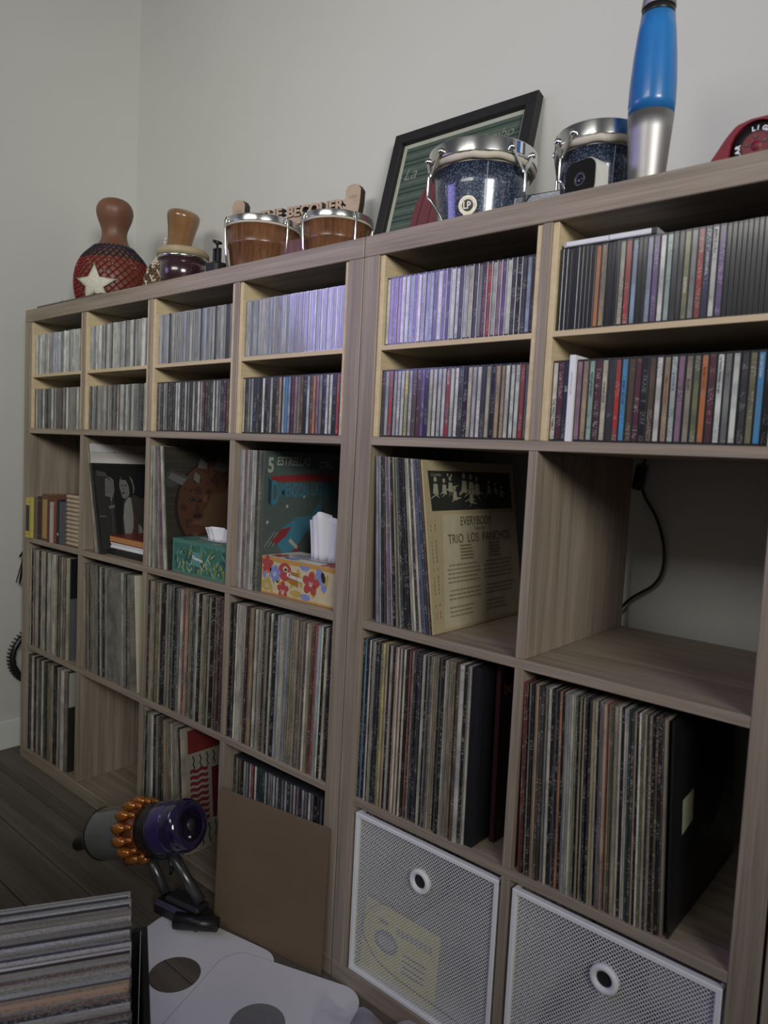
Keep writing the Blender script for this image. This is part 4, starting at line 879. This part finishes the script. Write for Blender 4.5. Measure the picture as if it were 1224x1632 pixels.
# framed print leaning on the wall
fx0, fx1 = 1.182, 1.584; FH = .402
fr = thing('framed_print', 'black framed print leaning on the wall behind the blue bongos', 'picture frame', (fx0, .301, ZT+.0062), (-math.atan2(.098, .385), 0, 0))
FW = fx1-fx0; bwid = .027
f = MB()
f.box(0, FW, 0, .024, 0, bwid, c=.0015).box(0, FW, 0, .024, FH-bwid, FH, c=.0015).box(0, bwid, .0002, .024, bwid, FH-bwid, c=.0010).box(FW-bwid, FW, .0002, .024, bwid, FH-bwid, c=.0010)
f.obj('frame', m_blackm, fr)
MB().box(bwid-.001, FW-bwid+.001, .014, .022, bwid-.001, FH-bwid+.001).obj('backing', flat('cream_mat', (.38,.40,.32)), fr)
GF = lambda a, b, off: (a, .0138-.0001*off, b)
mb = MB(); mb.poly([(.038,.038),(FW-.038,.038),(FW-.038,FH-.038),(.038,FH-.038)], GF, 0, 0)
for k in range(26): 
    z_ = .040+k*.0124; mb.poly([(.039, z_), (FW-.039, z_+.001), (FW-.039, z_+.0055), (.039, z_+.0048)], GF, 1, 1 if k % 3 else 2)
mb.poly([(.095,.040),(.300,.040),(.300,.20),(.26,.262),(.19,.278),(.135,.262),(.105,.20)], GF, 2, 3)
for k in range(5): mb.poly([(.11+k*.035,.045),(.115+k*.035,.045),(.13+k*.032,.24),(.127+k*.032,.24)], GF, 3, 4)
mb.obj('print', [flat('green_shutter_print', (.062,.092,.070)), flat('dark_slat_print', (.022,.040,.031)), flat('mid_slat_print', (.095,.12,.095)), flat('dull_red_print', (.14,.035,.04)), flat('deep_red_print', (.07,.012,.016))], fr)
text('Mambo', .034, flat('pale_script', (.20,.23,.20)), fr, basis((1,0,0), (0,0,1), (.245, .0128, .318)), shear=.3)
text('La', .045, bpy.data.materials['pale_script'], fr, basis((1,0,0), (0,0,1), (.046, .0128, .275)), shear=.3)

# small security camera
r = thing('security_camera', 'small white camera with a black face in front of the bongos', 'camera', (1.878, .040, ZT), (0, 0, radians(-14)))
def rrect(w_, h_, rad, n=6):
    out = []
    for cx, cy, a0 in ((w_/2-rad, h_/2-rad, 0), (-w_/2+rad, h_/2-rad, 90), (-w_/2+rad, -h_/2+rad, 180), (w_/2-rad, -h_/2+rad, 270)):
        for k in range(n+1): a = radians(a0+90*k/n); out.append((cx+rad*cos(a), cy+rad*sin(a)))
    return out
Tc = Matrix.Translation((0, 0, .0315)) @ Matrix.Rotation(pi/2, 4, 'X')
MB().prism(rrect(.060, .060, .018), -.028, .000, T=Tc).obj('housing', flat('white_plastic', (.62,.62,.58), .35), r)
MB().prism(rrect(.0575, .0575, .017), .0002, .0020, T=Tc).obj('black_face', plain('gloss_black', (.008,.008,.009), .06), r)
lr_ = MB().lathe([(.0070, .0021), (.0078, .0030), (.0100, .0030), (.0108, .0021)], 28, T=Tc).obj('lens_ring', flat('dark_ring', (.05,.05,.055), .3), r); MB().lathe([(.0001, .0034), (.004, .0030), (.0066, .0021)][::-1], 24, T=Tc).obj('lens', plain('lens_glass', (.01,.012,.02), .03), lr_)
MB().box(-.012, .012, -.008, .020, 0, .0014).obj('foot', m_white, r)
# lava lamp
r = thing('lava_lamp', 'blue lava lamp with a brushed silver base and cap', 'lamp', (1.949, .121, ZT))
MB().lathe([(.0250, 0), (.0255, .003), (.0275, .040), (.0325, .110), (.0345, .137)], 48).obj('base', m_steel, r)
m_glass = plain('blue_lava_liquid', (.02, .17, .46), .3, noise=.12, nscale=9, coat=.25)
mns = m_glass.node_tree.nodes['Principled BSDF']; mns.inputs['Subsurface Weight'].default_value = .25; mns.inputs['Subsurface Radius'].default_value = (.01, .03, .08)
MB().lathe([(.0340, .1372), (.0352, .155), (.0348, .185), (.0322, .225), (.0285, .262), (.0252, .286)], 48).obj('glass_globe', m_glass, r)
MB().lathe([(.0252, .2862), (.0246, .290), (.0240, .2965)], 48).obj('dark_neck', m_black, r)
MB().lathe([(.0248, .2967), (.0256, .298), (.0215, .335), (.0170, .372), (.012, .375), (.0001, .3755)], 48).obj('cap', m_steel, r)
# red toy car fender with lettered tyre
r = thing('red_toy_car', 'red toy car with a lettered black tyre at the right end of the top', 'toy car', (2.045, .055, ZT))
m_toy = plain('toy_red', (.20,.012,.025), .45, spec=.3)
prof_ = [(.010, .006), (.028, .032), (.040, .050), (.052, .0625), (.070, .0668), (.100, .0668), (.130, .064), (.150, .062), (.175, .070), (.215, .072), (.245, .056), (.285, .050), (.292, .020), (.285, .006)]
ty = Matrix.Rotation(pi/2, 4, 'X')
lo = []
for k in range(13): a = radians(-28 + 236*k/12); 
arc = [(.078-.033*cos(a), .031+.033*sin(a)) for a in [radians(-20+220*k/14) for k in range(15)]]
arc2 = [(.232-.033*cos(a), .031+.033*sin(a)) for a in [radians(-20+220*k/14) for k in range(15)]]
# side skins as strips between arch and roof line
def skin(yy0, yy1):
    mbk = MB(); up = lambda x_: next((za + (zb-za)*(x_-xa)/(xb-xa) for (xa, za), (xb, zb) in zip(prof_, prof_[1:]) if xa <= x_ <= xb), .006)
    def low(x_):
        for cx in (.078, .232):
            if abs(x_-cx) < .033: return max(.006, .031 + sqrt(.033**2-(x_-cx)**2))
        return .006
    xs = [.010 + .281*k/70 for k in range(71)]
    for a, b_ in zip(xs, xs[1:]):
        za, zb, la, lb = max(up(a), low(a)+.001), max(up(b_), low(b_)+.001), low(a), low(b_)
        mbk.add([(a, yy0, la), (b_, yy0, lb), (b_, yy0, zb), (a, yy0, za), (a, yy1, la), (b_, yy1, lb), (b_, yy1, zb), (a, yy1, za)], [(0,1,2,3), (4,7,6,5), (0,4,5,1), (3,2,6,7)], 0, False)
    return mbk
skin(0, .004).obj('body_side', m_toy, r); skin(.106, .110).obj('body_side', m_toy, r)
mbk = skin(.004, .106); mbk.obj('body', m_toy, r)
tyre = MB().lathe([(.018, 0), (.0295, .001), (.0305, .006), (.0305, .020), (.018, .021)], 36, T=ty).mesh('tyre', m_black)
for cx in (.078, .232):
    q = link(tyre, 'tyre', r); q.location = (cx, .0235, .0310)
    w_ = MB().lathe([(.0185, 0), (.0175, .0012), (.015, -.002), (.009, -.003), (.006, .0012), (.0001, .002)], 28, T=ty); w_.obj('wheel_hub', plain('hub_red', (.16,.012,.02), .5), r).location = (cx, .0020, .031)
    for k in range(5): a = k*2*pi/5+.4; MB().prism(circ(cx+.0118*cos(a), .031+.0118*sin(a), .0022, n=10), 0, .0007, T=Matrix.Translation((0, .0012, 0)) @ ty).obj('hub_hole', m_black, r)
    for a0 in (100, 305):
        for k, chh in enumerate('LIGHTYEAR'):
            a = radians(a0 - k*16.5)
            T = Matrix.Translation((cx, .0021, .031)) @ ty @ Matrix.Rotation(a-pi/2, 4, 'Z') @ Matrix.Translation((-.0028, .0205, .0))
            text(chh, .0082, m_paper, r, T, bold=.0004, name='tyre_letter')
# slanted wooden body with black cap (mostly outside the frame)
r = thing('wooden_guiro', 'dark wooden instrument with a black end leaning behind the red toy', 'instrument', (2.150, .30, ZT+.034), (0, radians(34), 0))
MB().lathe([(.040, 0), (.055, .02), (.050, .10), (.040, .22), (.036, .235)], 32).obj('body', wood('guiro_wood', (.05,.03,.018), (.12,.075,.045), 'z', .4), r)
MB().lathe([(.037, .2352), (.043, .24), (.046, .252), (.043, .268), (.030, .272)], 32).obj('end_cap', m_black, r)
# thin board with a ring lying on the far left of the top
r = thing('thin_dark_board', 'thin dark board with a small wire ring, far left on top', 'board', (.075, .003, ZT))
MB().box(0, .40, 0, .095, 0, .0055, c=.001).obj('board', flat('dark_stained_board', (.10,.085,.075)), r)
MB().tube([(.125+.010*cos(t*.35), .02, .0062+.012*sin(t*.35)) for t in range(10)], .0008, 6).obj('wire_ring', m_chrome, r)

# black things hanging behind the left end
r = thing('black_tassel', 'black tassel hanging at the left end of the unit', 'tassel', (-.040, .02, .56))
for k in range(9): MB().tube([(0, 0, .115), (random.uniform(-.004,.004), -.006+k*.002, .08), (random.uniform(-.008,.008), -.020+k*.005, random.uniform(0,.035))], .0018, 5).obj('strand', m_blackm, r)
MB().tube([(0,-.012,.105), (.0,0,.122), (.018,.01,.125), (.038,.02,.125)], .004, 8).obj('hanging_loop', m_blackm, r)
r = thing('ribbed_black_hose', 'ribbed black ring hanging beside the left end of the unit', 'hose', (-.035, .075, .325))
MB().tube([(0, -.088*sin(t*pi/20), .088*cos(t*pi/20)) for t in range(21)], [.0085+.0022*(t % 2) for t in range(21)], 10).obj('hose', m_black, r)
for k in range(26):
    a = pi*k/25; MB().box(-.012, .012, -.002, .002, -.003, .003, T=Matrix.Translation((0, -.100*sin(a), .100*cos(a))) @ Matrix.Rotation(a, 4, 'X')).obj('rib', m_blackm, r)
r = thing('floor_cord', 'black cord standing at the foot of the left end', 'cord', (-.012, .03, 0)); MB().tube([(-.020,.0,.003), (-.018,0,.05), (-.012,0,.09)], .004, 8).obj('cord', m_black, r)

# ------------------------------------------------------------------ floor things
# cardboard
r = thing('cardboard_sheet', 'brown cardboard sheet leaning against the bottom fourth column', 'cardboard', (1.1600, -.0640, .0006), (radians(-1.6), 0, radians(9.6)))
MB().box(0, .296, 0, .005, 0, .305, c=.0008).obj('sheet', m_card, r)
# white inner sleeves
def sleeve(cx, cy, rot, z, label, rc=.0):
    r = thing('record_inner_sleeve', label, 'record sleeve', (cx, cy, z), (0, 0, rot), 'white inner sleeves on the floor')
    n = 160; outer = []
    for k in range(n):
        a = 2*pi*k/n; x_, y_ = abs(cos(a)), abs(sin(a)); rd = .050; q_ = .155 - rd
        s_ = .155/max(x_, y_)
        if x_*s_ > q_ and y_*s_ > q_:
            bq = x_*q_ + y_*q_; s_ = bq + sqrt(max(0, bq*bq - (2*q_*q_ - rd*rd)))
        outer.append((cos(a)*s_, sin(a)*s_))
    inner = circ(0, 0, .051, n=n)
    vs = []; fs = []
    for zz in (0.0, .0010): vs += [(a, b_, zz) for a, b_ in outer] + [(a, b_, zz) for a, b_ in inner]
    for k in range(n):
        k2 = (k+1) % n
        fs.append((2*n+k, 2*n+k2, 3*n+k2, 3*n+k)); fs.append((k, n+k, n+k2, k2)); fs.append((k, k2, 2*n+k2, 2*n+k)); fs.append((n+k, 3*n+k, 3*n+k2, n+k2))
    MB().add(vs, fs).obj('paper_sleeve', m_paper, r)
    return r
sleeve(1.2415, -.216, radians(12), .0005, 'white record sleeve with a hole showing the floor, nearest the cardboard')
sleeve(1.4610, -.1850, radians(20), .0032, 'white record sleeve with rounded corner lying nearer the drawers', 1)
# record under the second hole
r = thing('grey_inner_disc', 'grey card disc seen through the nearer sleeve hole', 'disc', (1.4610, -.1850, .0018)); MB().lathe([(.070, 0), (.070, .0010)], 48).obj('disc', flat('grey_card', (.22,.22,.22)), r)
# crumpled clear sleeve
r = thing('clear_plastic_sleeve', 'crumpled clear plastic sleeve beside the white paper ones', 'plastic sleeve', (1.640, -.085, .0052), (0, 0, radians(22)))
vs = []; fs = []; n = 16; random.seed(9)
for j in range(n+1):
    for i in range(n+1): vs.append(((i/n-.5)*.20, (j/n-.5)*.11, .003 + .016*abs(sin(i*.45+j*.12))**2*(.3+j/n) + .004*abs(sin(j*.5-i*.2)) + .0012*random.random()))
for j in range(n):
    for i in range(n): a = j*(n+1)+i; fs.append((a, a+1, a+n+2, a+n+1))
m_film = plain('clear_film_sheet', (.62,.62,.72), .12, noise=.02, trans=.0, alpha=.38)
MB().add(vs, fs, 0, True).obj('film', m_film, r)
# vacuum cleaner
vac = thing('handheld_vacuum', 'grey, orange and purple handheld vacuum standing on its battery', 'vacuum cleaner', (0, 0, .0022))
Mv, Lv = Vector((1.118, -.105, .222)), Vector((.800, -.168, .098)); ax = (Mv-Lv).normalized(); LN = (Mv-Lv).length
sd = Vector((0,0,1)).cross(ax).normalized(); upv = ax.cross(sd)
TV = Matrix((sd, upv, ax)).transposed().to_4x4(); TV.translation = Lv     # local z along the body, y up
m_bin = plain('smoky_clear_bin', (.105,.112,.105), .14, noise=.15, nscale=10, coat=1); m_org = plain('copper_orange', (.40,.14,.025), .28, .45, .1, coat=.4); m_orgd = plain('dark_copper', (.12,.035,.012), .35, .3)
m_pur = plain('purple_metal', (.045,.025,.13), .22, .35, .1, coat=1); m_gun = plain('gunmetal', (.12,.12,.125), .28, .7, .05)
MB().lathe([(.040, .038), (.050, .042), (.0575, .050), (.0585, .058), (.0585, .172), (.056, .178)], 40, T=TV).obj('dust_bin', m_bin, vac)
MB().lathe([(.0590, .054), (.0596, .056), (.0596, .060), (.0590, .062)], 40, T=TV).obj('bin_rim', m_black, vac)
MB().lathe([(.030, .07), (.034, .08), (.034, .11), (.030, .15)], 24, T=TV).obj('inner_cyclone', m_gun, vac)
MB().lathe([(.052, .1785), (.0565, .183), (.055, .225)], 40, T=TV).obj('cyclone_core', m_orgd, vac)
for k in range(14):
    a = 2*pi*k/14; c, s_ = cos(a), sin(a)
    Tk = TV @ Matrix.Rotation(a, 4, 'Z')
    MB().tube([(.054, 0, .176), (.062, 0, .180), (.0635, 0, .192), (.062, 0, .206)], [.0105, .0140, .0110, .0060], 10, T=Tk).obj('cyclone_lobe', m_org, vac)
    MB().tube([(.060, 0, .200), (.061, 0, .212), (.058, 0, .224)], [.0045, .0062, .0050], 8, T=Tk).obj('cyclone_tip', m_org, vac)
MB().lathe([(.052, .222), (.0555, .226), (.0565, .262), (.0560, .264)], 40, T=TV).obj('motor_collar', m_black, vac)
MB().lathe([(.0560, .2645), (.0568, .268), (.0560, .305), (.0535, .312)], 40, T=TV).obj('purple_band', m_pur, vac)
cap_ = MB().lathe([(.0545, .306), (.0565, .316), (.0565, .338), (.050, .350), (.036, .3545), (.034, .3525)], 48, T=TV).obj('filter_cap', plain('dark_purple_gloss', (.016,.010,.045), .12, coat=1), vac)
MB().lathe([(.034, .3525), (.020, .3500), (.0001, .3500)], 40, T=TV).obj('end_face', m_black, cap_)
MB().lathe([(.0001, .3545), (.012, .3545), (.013, .350)][::-1], 24, T=TV).obj('centre_button', flat('dark_grey_button', (.03,.03,.03), .4), cap_)
MB().sphere((-.012, -.022, .3535), .0045, T=TV, n=10).obj('bright_stud', m_chrome, vac)
MB().tube([tuple(TV @ Vector((0, -.012, .048))), tuple(TV @ Vector((0, -.014, .0))), tuple(TV @ Vector((0, -.018, -.052)))], [.021, .018, .0165], 20).obj('inlet_nozzle', m_black, vac)
MB().sphere((-.010, -.063, .140), .014, T=TV, n=10, sc=(1, .9, 1.5)).obj('release_catch', flat('red_catch', (.22,.012,.015), .35), vac)
# handle, trigger and battery
def P(x_, y_, z_): return TV @ Vector((x_, y_, z_))
h1, h2 = P(0, -.050, .268), P(0, -.050, .190)
B1 = Vector((1.148, -.092, .050)); B2 = Vector((1.052, -.118, .044))
MB().tube([h1, h1.lerp(B1, .5), B1], [.0125, .0115, .014], 16).obj('handle', m_gun, vac)
MB().tube([h2, h2.lerp(B2, .5), B2], [.013, .0115, .011], 16).obj('trigger_post', m_gun, vac)
MB().tube([h2 + Vector((.004,0,.0)), h1 + Vector((-.004,0,0))], [.020, .022], 14).obj('handle_bridge', m_black, vac)
MB().tube([P(0,-.07,.262), P(0,-.095,.258), P(0,-.105,.25)], [.006, .005, .003], 8).obj('trigger', m_black, vac)
Tb2 = Matrix.Translation((1.098, -.112, .0)) @ Matrix.Rotation(radians(12), 4, 'Z')
bat_ = MB().box(-.060, .075, -.024, .030, .0, .036, c=.008, T=Tb2).obj('battery', m_black, vac)
MB().box(-.030, .070, -.018, .024, .0362, .052, c=.006, T=Tb2).obj('battery_cradle', m_blackm, vac)
MB().tube([tuple(Tb2 @ Vector((.020, -.030, .0185))), tuple(Tb2 @ Vector((.112, .000, .026)))], [.018, .015], 18).obj('battery_end', m_black, bat_)
# crate of records in the near left corner
ux = Vector((.528, .915, 0)).normalized(); 
cr = thing('record_crate', 'open black crate full of grey records, bottom left', 'crate', (0, 0, 0))
# records stand in planes parallel to ux, stacked along vy (towards the camera)
vy = Vector((.866, -.5, 0)).normalized(); vy = Vector((ux.y, -ux.x, 0))
O = Vector((1.393, -.408, 0)) - ux*.322   # far-left corner of the pack
TC = Matrix((vy, ux, Vector((0,0,1)))).transposed().to_4x4(); TC.translation = O
wc = .36
cb = MB().box(-.012, wc+.012, -.008, .350, .0006, .012, T=TC); cb.obj('crate_floor', m_blackm, cr)
MB().box(-.012, wc+.012, .340, .350, .0122, .255, c=.001, T=TC).obj('crate_side', m_blackm, cr)
MB().box(-.012, wc+.012, -.008, -.002, .0122, .255, c=.001, T=TC).obj('crate_side', m_blackm, cr)
MB().box(-.012, -.004, -.001, .339, .0122, .255, c=.001, T=TC).obj('crate_end', m_blackm, cr)
MB().box(wc+.004, wc+.012, -.001, .339, .0122, .255, c=.001, T=TC).obj('crate_end', m_blackm, cr)
s = 'lgldgllkgugGllugkdlgugnlgwkugBgcgldtttgBklgudBgkglugdkglug'
random.seed(31)
labs = labels(s, 'record', 'far to near in the floor crate'); ws = [1+random.uniform(-.4, .5) for _ in s]; k = (wc-.004)/sum(ws); x = 0
CR = Matrix.Rotation(0, 4, 'Z')
for i, ch in enumerate(s):
    t = ws[i]*k; tt = max(.0015, math.floor((t-.0003)*5000)/5000)
    q = link(lp_mesh(round(tt, 4), ch in 'lgu'), 'record'); q.matrix_world = TC @ Matrix.Translation((x, .006+random.uniform(-.003, .003), .0125 + random.uniform(-.003, .001)*0)); q.color = jit(tuple(v*1.1+.03 for v in CT[ch][1]), .10)
    tag(q, labs[i].replace('from the left, ', 'in the floor crate, counting ').replace('far to near in the floor crate', 'far to near') if 'from the left' in labs[i] else 'the only %s-spined record in the floor crate' % CT[ch][0], 'record', 'records in the floor crate'); x += t
